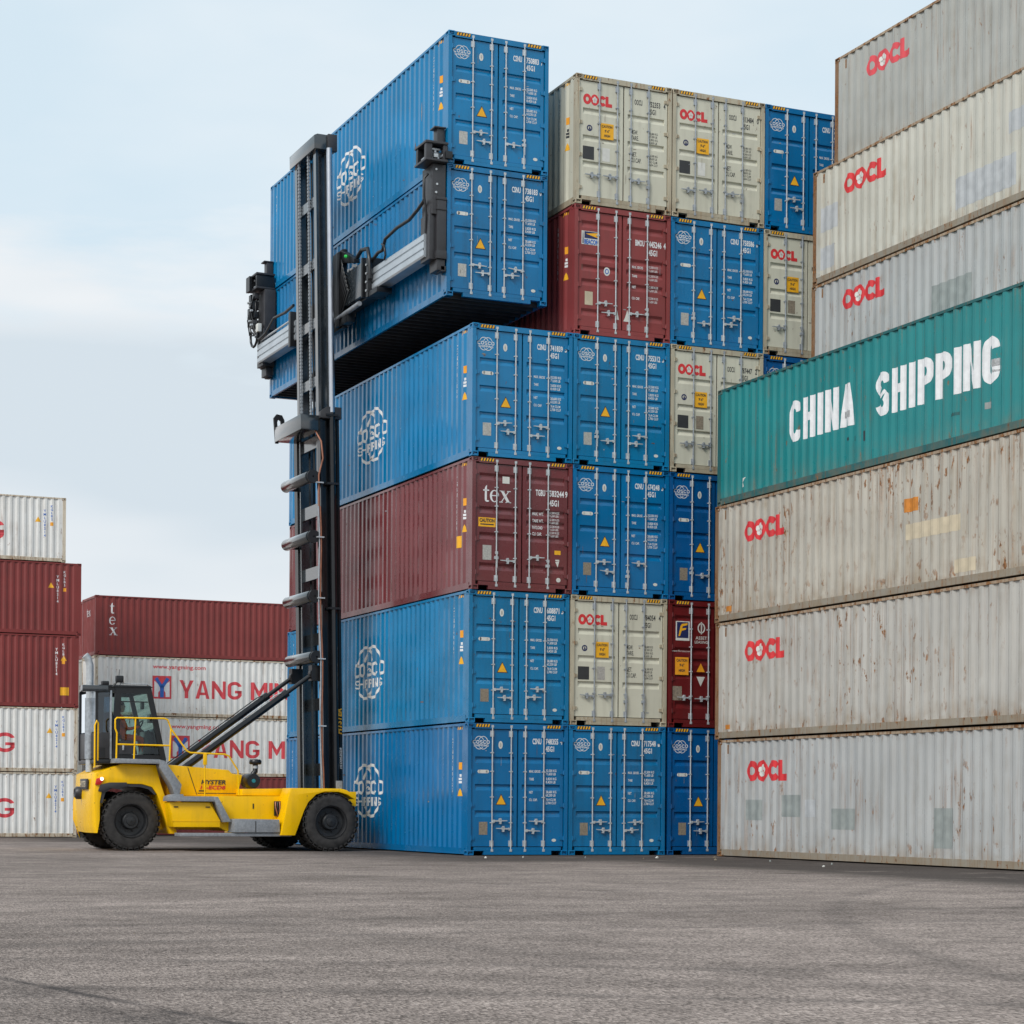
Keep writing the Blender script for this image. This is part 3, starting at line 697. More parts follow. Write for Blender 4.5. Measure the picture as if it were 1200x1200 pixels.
def blue_container(label, x, y, z, num, paint_=None, door_logo=True, side_logo=True, chk='', full=True, **kw):
    c = container(label, HC, x, y, z, paint_ or BLUE, doors='step', group=kw.pop('group', 'containers with door ends in the main stack'), **kw); H = HC
    rd = random.Random(int(num)); jx = lambda: rd.uniform(-.018, .018)
    hazard_pair(c, H)
    if door_logo: door_art(c, 'logo', 'globe', globe(.40, .29, .013), INKW, .335, 2.46)
    door_art(c, 'label_sticker', 'oval', disc(0, 0, .05, .085), PALE, .80, 2.42); door_art(c, 'label_mark', 'ovali', disc(0, 0, .018, .05, 10), PLATE, .80, 2.42, .005)
    door_art(c, 'label_sticker', 'pill', rect(-.10, -.038, .10, .038)+disc(-.10, 0, .038, .038, 14)+disc(.10, 0, .038, .038, 14), PALE, .385+jx(), 1.84+jx())
    door_art(c, 'warning_triangle', 'trik', ngon((-.135, -.015), (.135, -.015), (0, .235)), INKK, .82, 1.12)
    door_art(c, 'warning_sign', 'triy', ngon((-.11, 0), (.11, 0), (0, .205)), YEL, .82, 1.12, .005)
    door_art(c, 'data_plate', 'plate', rect(-.10, -.14, .10, .14), PLATE if num[0] == '7' and z > 8 else PLATEB, .39+jx(), .60+jx())
    door_art(c, 'lettering', 'csnu', text('CSNU', .115, .215, bold=.03), INKW, 1.575, 2.455)
    door_art(c, 'lettering', ('n', num), text(num, .115, .31, bold=.03), INKW, 1.895, 2.455)
    if chk: door_art(c, 'lettering', ('k', chk), text(chk, .115, .05, bold=.03), INKW, 2.255, 2.455)
    door_art(c, 'lettering', '45g1', text('45G1', .11, .21, bold=.03), INKW, 1.895, 2.295)
    for s_, zz, w_ in (('MAX. GROSS', 1.825, .27), ('TARE', 1.655, .11), ('NET', 1.365, .09), ('CU. CAP.', 1.20, .20)):
        door_art(c, 'lettering', ('w', s_), text(s_, .052, w_, bold=.02), INKW, 1.50, zz)
    for s_, zz in (('32,500 KG\n71,650 LB', 1.845), ('3,820 KG\n8,420 LB', 1.665), ('28,680 KG\n63,230 LB', 1.375), ('76.4 CU.M\n2,700 CU.F', 1.205)):
        door_art(c, 'lettering', ('w', s_), text(s_, .052, .26, bold=.02, line=.95), INKW, 1.905, zz)
    door_art(c, 'label_sticker', 'dot', disc(0, 0, .055, .035, 14), PALE, 2.12+jx(), .33+jx())
    scrapes(c, rd, H)
    if side_logo:
        side_art(c, 'logo', 'bigglobe', globe(2.02, 1.32, .070), INKW, L2+.02, 1.44)
    side_end_marks(c, H, 'CSNU'+num)
    return c
OR_, OF_ = oocl(.72, .235)
def cream_container(label, x, y, z, num, chk='', lab=PALE, **kw):
    c = container(label, HC, x, y, z, CREAM, CREAMR, doors='step', rods=GALVD, handles='level', group='containers with door ends in the main stack', **kw)
    hazard_pair(c, HC)
    door_art(c, 'logo', 'oocl', OR_, INKR, .20, 2.24); door_art(c, 'logo_blossom', 'oocf', OF_, PALE, .20, 2.24, .005)
    door_art(c, 'label_sticker', 'ring', arc(0, 0, .07, .07, .028, .028, 0, 360, 16)+ngon((-.02, -.04), (.03, -.03), (.0, .05)), INKN, .36, 1.72)
    p = door_art(c, 'caution_label', 'cau', rect(0, 0, .33, .35), YEL, .635, 1.52)
    for s_, zz, h_, w_ in (('CAUTION', .255, .055, .26), ('9\'-6"', .15, .06, .12), ('HIGH', .05, .055, .15)):
        door_art(c, 'lettering', ('c', s_), text(s_, h_, w_, bold=.03), INKK, .67+(.26-w_)/2, 1.52+zz, .006, side=-1)
    door_art(c, 'black_label', 'blk', rect(0, 0, .28, .29), INKK, .195, 1.02)
    door_art(c, 'label_sticker', ('lab', lab.name), rect(0, 0, .19, .30), lab, .68, 1.02)
    door_art(c, 'lettering', 'oocu', text('OOCU', .115, .20, bold=.02), INKK, 1.49, 2.40)
    door_art(c, 'lettering', ('on', num), text(num, .115, .30, bold=.02), INKK, 1.85, 2.40)
    if chk: door_art(c, 'lettering', ('ok', chk), text(chk, .115, .05, bold=.02), INKK, 2.235, 2.40)
    door_art(c, 'lettering', 'o45', text('45G1', .11, .19, bold=.02), INKK, 1.85, 2.235)
    for s_, zz, w_ in (('MGW.', 1.73, .17), ('TARE.', 1.60, .19), ('NET.', 1.23, .15), ('CU.CAP.', 1.10, .26)):
        door_art(c, 'lettering', ('ow', s_), text(s_, .095, w_, bold=.01), INKK, 1.41, zz)
    for s_, zz in (('30,480 KG\n67,200 LB', 1.775), ('3,900 KG\n8,600 LB', 1.635), ('26,580 KG\n58,600 LB', 1.275), ('76.3 CU.M\n2,694 CU.F', 1.135)):
        door_art(c, 'lettering', ('ow', s_), text(s_, .048, .22, bold=.005, line=.95), INKK, 1.87, zz)
    side_end_marks(c, HC, 'OOCU'+num, INKK); scrapes(c, random.Random(int(num)), HC, 5, 6)
    return c
PITCH = 2.460
def cx(i): return W2+i*PITCH
CY = L2
def Z(k): return k*HC
J = lambda a=.025: random.uniform(-a, a)

# main stack, door ends towards the viewer
blue_container('blue container with globe logo on the ground, behind the front wheel of the yellow truck', cx(0)-.03, CY, Z(0), '748355', BLUE2, chk='4')
blue_container('blue container without a door logo, directly under the maroon container with white word', cx(0)-.005, CY+.02, Z(1), '608871', BLUE3, door_logo=False, chk='3')
tx_ = container('maroon container with white serif word on its door, third up in the leftmost column', HC, cx(0)+.03, CY, Z(2), BROWN, doors='wide', handles='mixed', rods=GALV, group='containers with door ends in the main stack')
blue_container('blue container directly below the two raised ones, topmost of the leftmost column', cx(0), CY, Z(3), '741839', chk='5')
blue_container('blue container on the ground in the second column of the main stack', cx(1)-.04, CY, Z(0), '717548', BLUE4, chk='1', side_logo=False)
cream_container('grey cream container with red lettering, just above the second column\'s ground level blue one', cx(1), CY+.02, Z(1), '784054', chk='4', lab=PLATE)
blue_container('blue container directly right of the maroon container with white serif word', cx(1)+.01, CY, Z(2), '674248', BLUE2, chk='3', side_logo=False)
blue_container('blue container directly below the faded brown red container with picture plate', cx(1), CY-.01, Z(3), '755312', BLUE3, chk='3', side_logo=False)
bc_ = container('faded brown red container with small picture plate, right of the raised blue pair', HC, cx(1)+.01, CY+.01, Z(4), BROWN2, doors='wide', handles='cross', group='containers with door ends in the main stack')
cream_container('grey cream container at the top of the second column, beside the raised blue containers', cx(1)+.02, CY, Z(5), '752353', chk='4')
blue_container('partly hidden blue container on the ground, between second column and rusty grey stack', cx(2), CY, Z(0), '692214', BLUEN, side_logo=False)
fl_ = container('dark red container with yellow letter plate, beside the weathered grey stack', HC, cx(2)-.01, CY, Z(1), RED, doors='wide', handles='level', group='containers with door ends in the main stack')
blue_container('partly hidden blue container above the dark red one in the third column', cx(2)+.01, CY, Z(2), '671903', BLUEN, side_logo=False)
cream_container('partly hidden grey cream container just left of the green container', cx(2)+.01, CY-.01, Z(3), '787447', chk='2', lab=PLATEB)
blue_container('blue container in the third column, directly below the middle of the three top containers', cx(2)+.02, CY, Z(4), '758586', BLUE4, chk='0', side_logo=False)
cream_container('grey cream container at the top of the third column, left of the top blue one', cx(2)+.02, CY, Z(5), '813484', chk='0', lab=PALE)
blue_container('blue container of which only a dark sliver shows above the green container', cx(3), CY, Z(3), '690120', BLUEN, side_logo=False)
cream_container('grey cream container squeezed between third column and old grey containers, below top blue one', cx(3)+.01, CY, Z(4), '790551', lab=PLATEB)
blue_container('blue container at the top right of the main stack, touching the upper grey containers', cx(3)+.02, CY, Z(5), '754021', side_logo=False, paint_=BLUE2)
for k in range(3):
    container('blue container hidden in the fourth column behind the old grey stack', HC, cx(3)+J(), CY, Z(k), BLUEN, group='hidden supports of the fourth column')
# maroon container with serif word
hazard_pair(tx_, HC)
door_art(tx_, 'logo', 'tex', tex_word(.36), INKW, .27, 1.93)
door_art(tx_, 'label_sticker', 'txs', rect(0, 0, .17, .15), PALE, .74, 2.35)
door_art(tx_, 'caution_label', 'txc', rect(0, 0, .41, .20), YEL, .17, 1.38)
door_art(tx_, 'lettering', 'txcl', text('CAUTION', .075, .36, bold=.04)+rect(.02, -.06, .34, -.035), INKK, .195, 1.48, .006)
door_art(tx_, 'data_plate', 'txp', rect(-.105, -.16, .105, .16), PLATE, .38, .82)
door_art(tx_, 'lettering', 'tgbu', text('TGBU', .125, .23, bold=.03), INKW, 1.55, 2.14)
door_art(tx_, 'lettering', 'tgn', text('583244', .125, .36, bold=.03), INKW, 1.885, 2.14)
door_art(tx_, 'lettering', 'tgc', text('9', .125, .06, bold=.03), INKW, 2.27, 2.14)
door_art(tx_, 'lettering', 'tg45', text('45G1', .125, .23, bold=.03), INKW, 1.885, 1.93)
for s_, zz, w_ in (('MAX. WT.', 1.70, .27), ('TARE WT.', 1.55, .27), ('PAYLOAD', 1.40, .25), ('CU. CAP.', 1.26, .23)):
    door_art(tx_, 'lettering', s_, text(s_, .065, w_, bold=.02), INKW, 1.47, zz)
    door_art(tx_, 'lettering', s_+'v', text('32,500 KGS\n71,650 LBS', .048, .25, bold=.01, line=.95), INKW, 1.88, zz+.05)
door_art(tx_, 'yellow_label', 'txy', rect(0, 0, .15, .09), YEL, 2.02, .86)
door_art(tx_, 'label_sticker', 'txd', disc(0, 0, .055, .05, 14), PALE, 2.12, .30)
door_art(tx_, 'label_sticker', 'txm', ngon((0, 0), (.10, .02), (.06, -.12))+rect(.0, .02, .10, .05), PALE, 2.04, .70)
side_end_marks(tx_, HC, 'TGBU583244')
side_art(tx_, 'caution_label', 'txside', rect(0, 0, .30, .26), YEL, LEN-.92, .98)
# faded brown container with picture plate
hazard_pair(bc_, HC)
door_art(bc_, 'logo_plate', 'bp', rect(0, 0, .44, .30), PALE, .19, 2.02)
door_art(bc_, 'logo', 'bp2', rect(.07, .14, .43, .29), INKN, .19, 2.02, .005)
door_art(bc_, 'logo_beam', 'bp3', ngon((.10, .24), (.43, .16), (.43, .28)), YEL, .19, 2.02, .007)
door_art(bc_, 'lettering', 'bp4', text('BEACON', .10, .36, bold=.04), INKB, .255, 2.035, .007)
door_art(bc_, 'logo', 'bp5', ngon((.02, .02), (.05, .02), (.04, .28), (.03, .28)), INKN, .19, 2.02, .007)
door_art(bc_, 'label_sticker', 'bo', disc(0, 0, .08, .095), PALE, .83, 1.47); door_art(bc_, 'label_mark', 'bo2', arc(0, 0, .05, .06, .02, .02, 0, 360, 14), INKB, .83, 1.47, .005)
door_art(bc_, 'data_plate', 'bpl', rect(-.10, -.15, .10, .15), PATCHC, .38, .83)
door_art(bc_, 'lettering', 'bmou', text('BMOU', .125, .23, bold=.03), INKW, 1.55, 2.14)
door_art(bc_, 'lettering', 'bmn', text('445246', .125, .33, bold=.03), INKW, 1.89, 2.14)
door_art(bc_, 'lettering', 'bmc', text('4', .125, .06, bold=.03), INKW, 2.27, 2.14)
door_art(bc_, 'lettering', 'bm45', text('45G1', .125, .22, bold=.03), INKW, 1.89, 1.95)
for s_, zz, w_ in (('MAX. GROSS', 1.62, .28), ('TARE', 1.42, .13), ('NET', 1.17, .10), ('CU. CAP.', .92, .20)):
    door_art(bc_, 'lettering', 'b'+s_, text(s_, .055, w_, bold=.02), INKW, 1.47, zz)
    door_art(bc_, 'lettering', 'b'+s_+'v', text('32,500 KGS\n71,650 LBS', .05, .26, bold=.005, line=1.1), INKW, 1.88, zz+.04)
door_art(bc_, 'paint_scrape', 'bscr', ngon((0, 0), (.19, 0), (.10, .27), (.05, .10)), PALE, 1.255, .40); door_art(bc_, 'paint_scrape', 'bscr2', ngon((0, 0), (.07, 0), (.02, .22)), PALE, 1.075, .42)
side_end_marks(bc_, HC, 'BMOU445246'); scrapes(bc_, random.Random(5), HC, 6, 8); scrapes(tx_, random.Random(6), HC, 8, 4); scrapes(fl_, random.Random(8), HC, 0, 4)
# dark red container
hazard_pair(fl_, HC)
door_art(fl_, 'logo_plate', 'fp', rect(0, 0, .36, .44), PALE, .20, 1.98); door_art(fl_, 'logo', 'fp2', rect(.03, .06, .33, .42), INKN, .20, 1.98, .005)
door_art(fl_, 'logo', 'fp3', ngon((.07, .10), (.11, .10), (.15, .22), (.26, .25), (.27, .29), (.16, .275), (.18, .325), (.30, .355), (.31, .40), (.16, .38), (.12, .33)), YEL, .20, 1.98, .007)
door_art(fl_, 'logo', 'fo', arc(0, .14, .10, .12, .03, .03, 0, 360, 16)+stroke([(0, 0), (0, .28)], .03)+text('ASSET', .07, .30, bold=.01).mv(-.15, -.12)+text('LEASING', .06, .34, bold=.01).mv(-.17, -.21), PALE, .87, 2.14)
door_art(fl_, 'lettering', 'fw', text('www.florens.com', .045, .50), PALE, .10, 1.72)
door_art(fl_, 'caution_label', 'fc', rect(0, 0, .35, .40), ORANGE, .19, 1.20); door_art(fl_, 'lettering', 'fcl', text('CAUTION', .06, .28, bold=.03).mv(.035, .30)+text('9\'-6"', .06, .12, bold=.03).mv(.115, .19)+text('HIGH', .06, .16, bold=.03).mv(.095, .07), INKK, .19, 1.20, .006)
door_art(fl_, 'warning_triangle', 'ft', ngon((-.11, 0), (.11, 0), (0, .20)), ORANGE, .86, 1.28); door_art(fl_, 'warning_triangle', 'ft2', ngon((-.11, .0), (.11, .0), (0, -.22)), PALE, .86, 1.17)
door_art(fl_, 'data_plate', 'fpl', rect(-.12, -.16, .12, .16), PLATEB, .25, .78)

# raised pair on the spreader
HX, HY, HZ0 = -.46, .358, 12.205
held1 = blue_container('lower of the two raised blue containers, gripped by the lifting truck', HX+W2, HY+L2, HZ0, '738183', BLUE4, chk='0', crossm=True, group='pair of blue containers raised in the air')
held2 = blue_container('upper of the two raised blue containers, highest one in the air', HX+W2-.005, HY+L2-.01, HZ0+HC, '750883', chk='7', group='pair of blue containers raised in the air')

# weathered stack on the right, long sides towards the viewer's left
RX, RY = 5.506, -1.09
BO_R, BO_F = oocl(1.58, .44)
def old(label, x, yfar, z, paint_, rails=OLDRAIL, H=ST, logo=1.66, shrink=1.0, ink=INKR, group='old containers along the right'):
    c = container(label, H, x+W2, yfar-L2, z, paint_, OLDR, rails=rails, toprail=OLDT, group=group)
    if logo:
        side_art(c, 'logo', 'boocl', BO_R, ink, 1.18, logo); side_art(c, 'logo_blossom', 'boocf', BO_F, PALE, 1.18, logo, .005)
        side_art(c, 'hinged_lug_mark', 'lug', rect(0, 0, .05, .20), OLDR, .35, H-.32)
    return c
def patches(c, lst):
    for i, (u, v, a, b, mt) in enumerate(lst):
        side_art(c, 'paint_patch', ('pt', u, v, a, b), rect(0, 0, a, b), mt, u, v, .002)
a1 = old('weathered light grey container with red lettering on the ground at the right', RX+.03, RY-.06, 0, OLDG2)
patches(a1, [(1.15, .82, .62, .44, PATCHG), (2.55, .90, .72, .46, PATCHG), (3.40, .90, .40, .36, PATCHB), (4.40, .66, .75, .42, PATCHG), (7.7, .35, .55, .75, PATCHG)])
a2 = old('rust streaked grey container, second level of the right front stack', RX-.02, RY, ST, OLDG5)
patches(a2, [(.38, .22, .22, .10, PATCHO)])
a3 = old('heavily rusted grey container with orange primer patch, directly under the green container', RX-.03, RY+.02, 2*ST, OLDG)
patches(a3, [(6.9, 1.55, .40, .26, PATCHO), (6.95, 1.02, 1.65, .30, PATCHC), (8.4, .24, .60, .25, PATCHC), (.42, .22, .22, .12, PATCHO)])
a4 = container('long green container with large white lettering, topping the right front stack', ST, RX+W2, RY-L2, 3*ST, TEAL, TEALD, group='old containers along the right')
side_art(a4, 'lettering', 'chi', block('CHINA', .86, .445, .10, .215), INKW, 2.84, .95)
side_art(a4, 'lettering', 'shi', block('SHIPPING', .86, .455, .10, .215), INKW, 5.88, .95)
for k_, (x_, z_, h_) in enumerate(((0, 0, .06), (.22, -.05, .10), (.55, -.10, .20))): side_art(a4, 'lettering', ('chs', k_), rect(x_, z_, x_+.06, z_+h_), INKK, 4.95, .66)
side_art(a4, 'paint_scrape', 'chw', ngon((0, 0), (.10, .02), (.06, .12), (.16, .22), (.02, .20)), PALE, 1.0, .28)
patches(a4, [(8.2, .56, .25, .06, TEALD), (9.2, .52, .16, .12, PATCHG), (11.0, .42, .12, .28, OLDR)])
R2X, R2Y = 8.007, -1.02
for k in range(4):
    container('grey container hidden behind the front row of the right stack', ST, R2X+W2+J(), R2Y-L2, k*ST, OLDG2, OLDR, group='hidden supports of the second right row')
b5 = old('pale grey container with red lettering, directly above and behind the green container', R2X, R2Y+.02, 4*ST, OLDG2, logo=1.78, ink=INKR)
patches(b5, [(4.4, .95, 1.25, .62, PATCHG)])
b6 = old('beige grey container with bluish repaint patches, second from top at the right', R2X, R2Y, 5*ST, OLDG3, logo=1.76, ink=INKR)
patches(b6, [(.30, 1.15, .62, .55, PATCHB), (.30, .30, .55, .50, PATCHB), (5.1, .36, 1.9, .64, PATCHB), (6.75, 1.42, 1.6, .42, PATCHB), (8.6, .45, .55, .75, PATCHB)])
b7 = old('dark weathered grey container at the very top right, cut by the picture edge', R2X+.44, R2Y-.20, 6*ST, OLDG4, logo=1.76, ink=INKR2)

# far stacks, long sides facing the viewer
YF = 45.3; ZB = ground_z(0, 40)
def far_y(x0, lv, h_, label, paint_, frame, yf=YF, z=None, group='containers stacked behind the truck'):
    return container(label, h_, x0+L2, yf+W2, ZB+(lv*ST if z is None else z), paint_, frame, rz=R(90), group=group)
def ym_art(c, u0, H, www=True):
    side_art(c, 'logo', ('ymr', u0), rect(0, 0, .86, 1.0), INKR2, u0, .78)
    side_art(c, 'logo', ('ymw', u0), ngon((.09, .08), (.26, .08), (.26, .26), (.34, .36), (.34, .56), (.09, .78))+ngon((.77, .08), (.60, .08), (.60, .26), (.52, .36), (.52, .56), (.77, .78)), INKW, u0, .78, .005)
    side_art(c, 'logo', ('ymb', u0), stroke([(.16, .90), (.43, .50), (.70, .90)], .15)+rect(.35, .06, .51, .54), INKB, u0, .78, .0075)
    side_art(c, 'lettering', ('ym1', u0), block('YANG', .79, .64, .12, .20), INKR2, u0+1.22, .83)
    side_art(c, 'lettering', ('ym2', u0), block('MING', .79, .76, .12, .20), INKR2, u0+4.50, .83)
    if www: side_art(c, 'lettering', ('ymx', u0), text('www.yangming.com', .17, 2.38, bold=.02), INKR2, u0+.02, 2.10)
far_y(2.60, 0, ST, 'rust red container at the bottom, hidden mostly behind the yellow truck', REDS, REDS)
f2 = far_y(3.45, 1, ST, 'white container with red lettering, lower one behind the truck\'s hood', WHITE, WHITER); ym_art(f2, 2.55, ST)
f3 = far_y(2.60, 2, ST, 'white container with red lettering and web address, upper one behind the truck\'s cab', WHITE, WHITER); ym_art(f3, 2.55, ST)
f4 = far_y(2.60, 3, ST, 'rust red container with vertical white word, on top of the white ones', REDS, REDS)
for k_, (pm_, lb_) in enumerate(((REDS, 'dark container end at the bottom, just left of the truck\'s rear wheel'), (OLDG4, 'dark grey container end showing as a sliver behind the lower white container'),
                               (OLDG4, 'dark grey container end showing as a sliver behind the upper white container'), (REDS, 'rust red container end showing behind the one with the vertical word'))):
    far_y(2.62+.03*k_, k_, ST, lb_, pm_, pm_, YF+W+.12)
TXW = tex_word(.46)
side_art(f4, 'logo', 'texv1', Poly(*[list(q) for q in (TXW.v, [f for f in TXW.f if max(TXW.v[i][0] for i in f) < .23])]).mv(.02, .98), INKW, .62, .84)
side_art(f4, 'logo', 'texv2', Poly(TXW.v, [f for f in TXW.f if .23 <= max(TXW.v[i][0] for i in f) < .51]).mv(-.22, .50), INKW, .62, .84)
side_art(f4, 'logo', 'texv3', Poly(TXW.v, [f for f in TXW.f if max(TXW.v[i][0] for i in f) >= .51]).mv(-.50, .04), INKW, .62, .84)
end_art(f4, 'logo', 'texe', tex_word(.36), INKW, .8, 1.75)
end_art(f3, 'lettering', 'fe', rect(0, 0, .5, .5), INKR2, 1.2, .9)
YL = 39.6
def left(xr, z, h_, label, paint_, frame, g=None):
    c = far_y(xr-LEN, 0, h_, label, paint_, frame, YL, z, 'containers in the far left stack')
    if g:
        e_ = g; q_ = block('MING', .78, .76, .12, .20); w_ = q_.bb()[2]; side_art(c, 'lettering', ('yml', e_, h_), q_, INKR2, LEN-e_-w_, .78); side_art(c, 'lettering', ('yml2', e_, h_), block('YANG', .78, .64, .12, .20), INKR2, LEN-e_-w_-3.25, .78)
    return c
def side_marks(c, H, e_, ink=INKW, tri=True, ylab=False):
    side_art(c, 'lettering', ('sm', e_, H), stack_text('YMLU8214', .10, .14), ink, LEN-e_, H-.62)
    side_art(c, 'lettering', ('sm2', e_, H), stack_text('KGLBS', .09, .13), ink, LEN-e_+.28, H-.42)
    side_art(c, 'caution_label', ('sc', e_, H), rect(0, 0, .12, .14), ORANGE, LEN-e_+.22, H-1.15)
    if tri: side_art(c, 'warning_triangle', ('st', e_, H), ngon((-.11, 0), (.13, 0), (.01, .21)), YEL, LEN-e_+(.28 if ylab else -.28), H-1.02)
    if ylab: side_art(c, 'caution_label', ('syl', e_, H), rect(0, 0, .36, .32), YEL, LEN-e_+.15, H-2.40)
z = 0
q = left(.53, z, ST, 'dirty white container on the ground in the far left stack', WHITE, WHITER, 2.50); side_marks(q, ST, .85, INKB); z += ST
q = left(.55, z, ST, 'dirty white container second up in the far left stack, under the red ones', WHITE, WHITER, 2.52); side_marks(q, ST, .85, INKB); z += ST
q = left(.58, z, HC, 'rust red container with square yellow label low on its side, far left stack', REDS, REDS); side_marks(q, HC, .90, INKW, ylab=True); z += HC
q = left(.66, z, HC, 'rust red container fourth up in the far left stack, just below the top white one', REDS, REDS); side_marks(q, HC, .95, INKW); z += HC
q = left(.02, z, ST, 'rust edged white container at the top of the far left stack', WHITE, WHITER, 2.47); side_marks(q, ST, .85, INKB)

# ------------------------------------------------------------------ container handler (lift truck)
YC = 6.30
TO = (-4.0, YC, 0.0)
TR = thing('container_handler', 'yellow container handler truck with tall black mast, lifting two blue containers', 'lift truck', TO)
def tp(name, b, mats, parent=None, smooth=None, bevel=0, fixn=True):
    nm = len(mats) if isinstance(mats, (list, tuple)) else 1
    o = put(name, b.mesh(name, nm, smooth, TO, bevel, fixn), mats, parent or TR)
    return o
def both(y): return (y, 2*YC-y)
# --- chassis and body
tp('chassis', MB().box(-6.9, 5.52, .48, -.75, 7.08, 1.18), TYEL, bevel=.02)
def rear_slice(xl):
    q = xl+7.06
    return [(-6.98+q, .40), (-7.02+q, .58), (-7.06+q, 1.25), (-7.03+q, 1.76), (-6.42, 1.985), (-5.63, 1.965), (-5.52, 1.56), (-5.11, .39), (-5.28, .39),
            (-5.60, 1.30), (-5.72, 1.46), (-5.95, 1.525), (-6.30, 1.53), (-6.66, 1.50), (-6.88, 1.38), (-6.93, 1.12), (-6.93, .70)]
cwb = MB(); sl = [(4.98, -7.06), (5.20, -7.11), (5.9, -7.13), (6.5, -7.03), (7.2, -6.97), (7.62, -6.90)]
for y_, xl in sl: cwb.v += [(x_, y_, z_) for x_, z_ in rear_slice(xl)]
nn = 17
for a_ in range(len(sl)-1):
    for k in range(nn): cwb.f.append((a_*nn+k, a_*nn+(k+1) % nn, (a_+1)*nn+(k+1) % nn, (a_+1)*nn+k)); cwb.mi.append(0)
cwb.f += [tuple(range(nn)), tuple((len(sl)-1)*nn+k for k in range(nn-1, -1, -1))]; cwb.mi += [0, 0]
cw = tp('counterweight', cwb, TYEL, bevel=.02)
tp('wheel_arch_liner', MB().prism([(-6.925, 1.10), (-6.87, 1.37), (-6.66, 1.492), (-6.30, 1.522), (-5.96, 1.518), (-5.74, 1.458), (-5.62, 1.30), (-5.66, 1.29), (-5.80, 1.41), (-6.0, 1.46), (-6.30, 1.465), (-6.62, 1.44), (-6.80, 1.33), (-6.87, 1.09)], 5.0, 7.55), TGRY, cw)
tp('wheel_arch_trim', MB().prism([(-6.98, 1.36), (-6.93, 1.50), (-6.72, 1.555), (-6.32, 1.56), (-6.30, 1.47), (-6.50, 1.40), (-6.72, 1.43), (-6.88, 1.33)], 4.955, 4.985), TGRY, cw, bevel=.006)
tp('rear_grille', MB().prism([(5.32, 1.40), (5.32, 1.64), (5.95, 1.64), (5.95, 1.40)], -7.165, -7.12, 'x'), TGRY, cw, bevel=.006)
put('lettering', flat_mesh('hyr', text('HYSTER', .13, .52, bold=.03, shear=.2), lambda a, b_: (-7.170-TO[0], 5.92-a-TO[1], b_+1.455)), PATCHC, cw)
lm = tp('tail_lamp', MB().prism([(-7.05, 1.50), (-7.02, 1.64), (-6.86, 1.675), (-6.88, 1.56), (-6.94, 1.50)], 4.94, 4.985), LAMPR, cw, bevel=.008)
tp('lamp_lens', MB().lathe([(4.925, .001), (4.925, .036), (4.94, .040)], (-6.90, 0, 1.635), 'y', 14), WARML, lm, smooth=50)
tp('tow_bumper', MB().lathe([(-7.22, .02), (-7.25, .10), (-7.20, .15), (-7.08, .15)], (0, 6.15, 1.32), 'x', 18), TGRY, cw, smooth=50)
# mid body
tp('mid_body', MB().prism([(-5.05, 1.26), (-2.56, 1.28), (-2.56, .46), (-4.05, .46), (-4.35, .60), (-5.05, .60)], 4.62, 7.98), TYEL, bevel=.015)
tp('deck', MB().prism([(-3.62, 1.285), (-3.60, 1.44), (-2.55, 1.46), (-2.55, 1.285)], 4.85, 7.75), TYEL, bevel=.012)
hd_ = tp('engine_hood', MB().prism([(-5.30, 1.265), (-5.30, 1.99), (-3.80, 1.885), (-3.71, 1.80), (-3.46, 1.775), (-3.54, 1.42), (-3.58, 1.265)], 5.28, 7.25), TYEL, bevel=.03)
tp('panel_seam', MB().prism([(-4.80, 1.93), (-4.785, 1.93), (-4.565, 1.30), (-4.58, 1.30)], 5.272, 5.285), TBLK, hd_)
tp('panel_seam', MB().box(-4.55, 5.272, 1.325, -3.62, 5.285, 1.338), TBLK, hd_)
tp('hood_vent', MB().box(-4.52, 5.268, 1.375, -4.36, 5.282, 1.40), TBLK, hd_)
for s_, zz, hh, mt, u in (('HYSTER', 1.545, .095, INKK, -4.47), ('11-ECD8', 1.425, .085, INKR, -4.49)):
    put('lettering', flat_mesh('hood'+s_, text(s_, hh, .60, bold=.03, shear=.22), lambda a, b_: (a+u-TO[0], 5.266-TO[1], b_+zz)), mt, hd_)
tk = tp('side_tank', MB().prism([(-5.46, 1.12), (-4.50, 1.12), (-4.24, .70), (-4.24, .55), (-5.34, .55)], 4.46, 5.2), TYEL, bevel=.02)
tp('tank_crease', MB().box(-5.40, 4.452, .685, -4.25, 4.47, .70), TYEL, tk)
for x in (-5.30, -4.55): tp('latch', MB().box(x-.05, 4.445, 1.00, x+.05, 4.465, 1.025), TBLK, tk)
tp('side_runner', MB().box(-5.25, 4.20, .345, -2.60, 4.75, .42), TSTEP, bevel=.008)
bx_ = tp('tool_box', MB().prism([(-4.0, .435), (-4.0, .735), (-3.92, .745), (-2.92, .735), (-2.90, .435)], 4.16, 4.70), TSTEP, bevel=.012)
tp('box_seam', MB().box(-3.50, 4.152, .45, -3.485, 4.165, .70), TBLK, bx_)
for x in (-2.95,):
    cl_ = tp('hose_coupling', MB().box(-2.90, 4.58, .82, -2.72, 4.64, 1.16), TBLK, bevel=.01)
    for i in range(4): tp('hose', MB().tube([(-2.88+i*.05, 4.57, 1.14), (-2.90+i*.055, 4.50, 1.02), (-2.86+i*.03, 4.52, .90), (-2.82+i*.02, 4.56, .80)], .016, 6), TBLK if i % 2 else COPPER, cl_, smooth=60)
tp('lifting_slot', MB().box(-3.42, 4.612, .98, -3.39, 4.63, 1.10), TBLK)
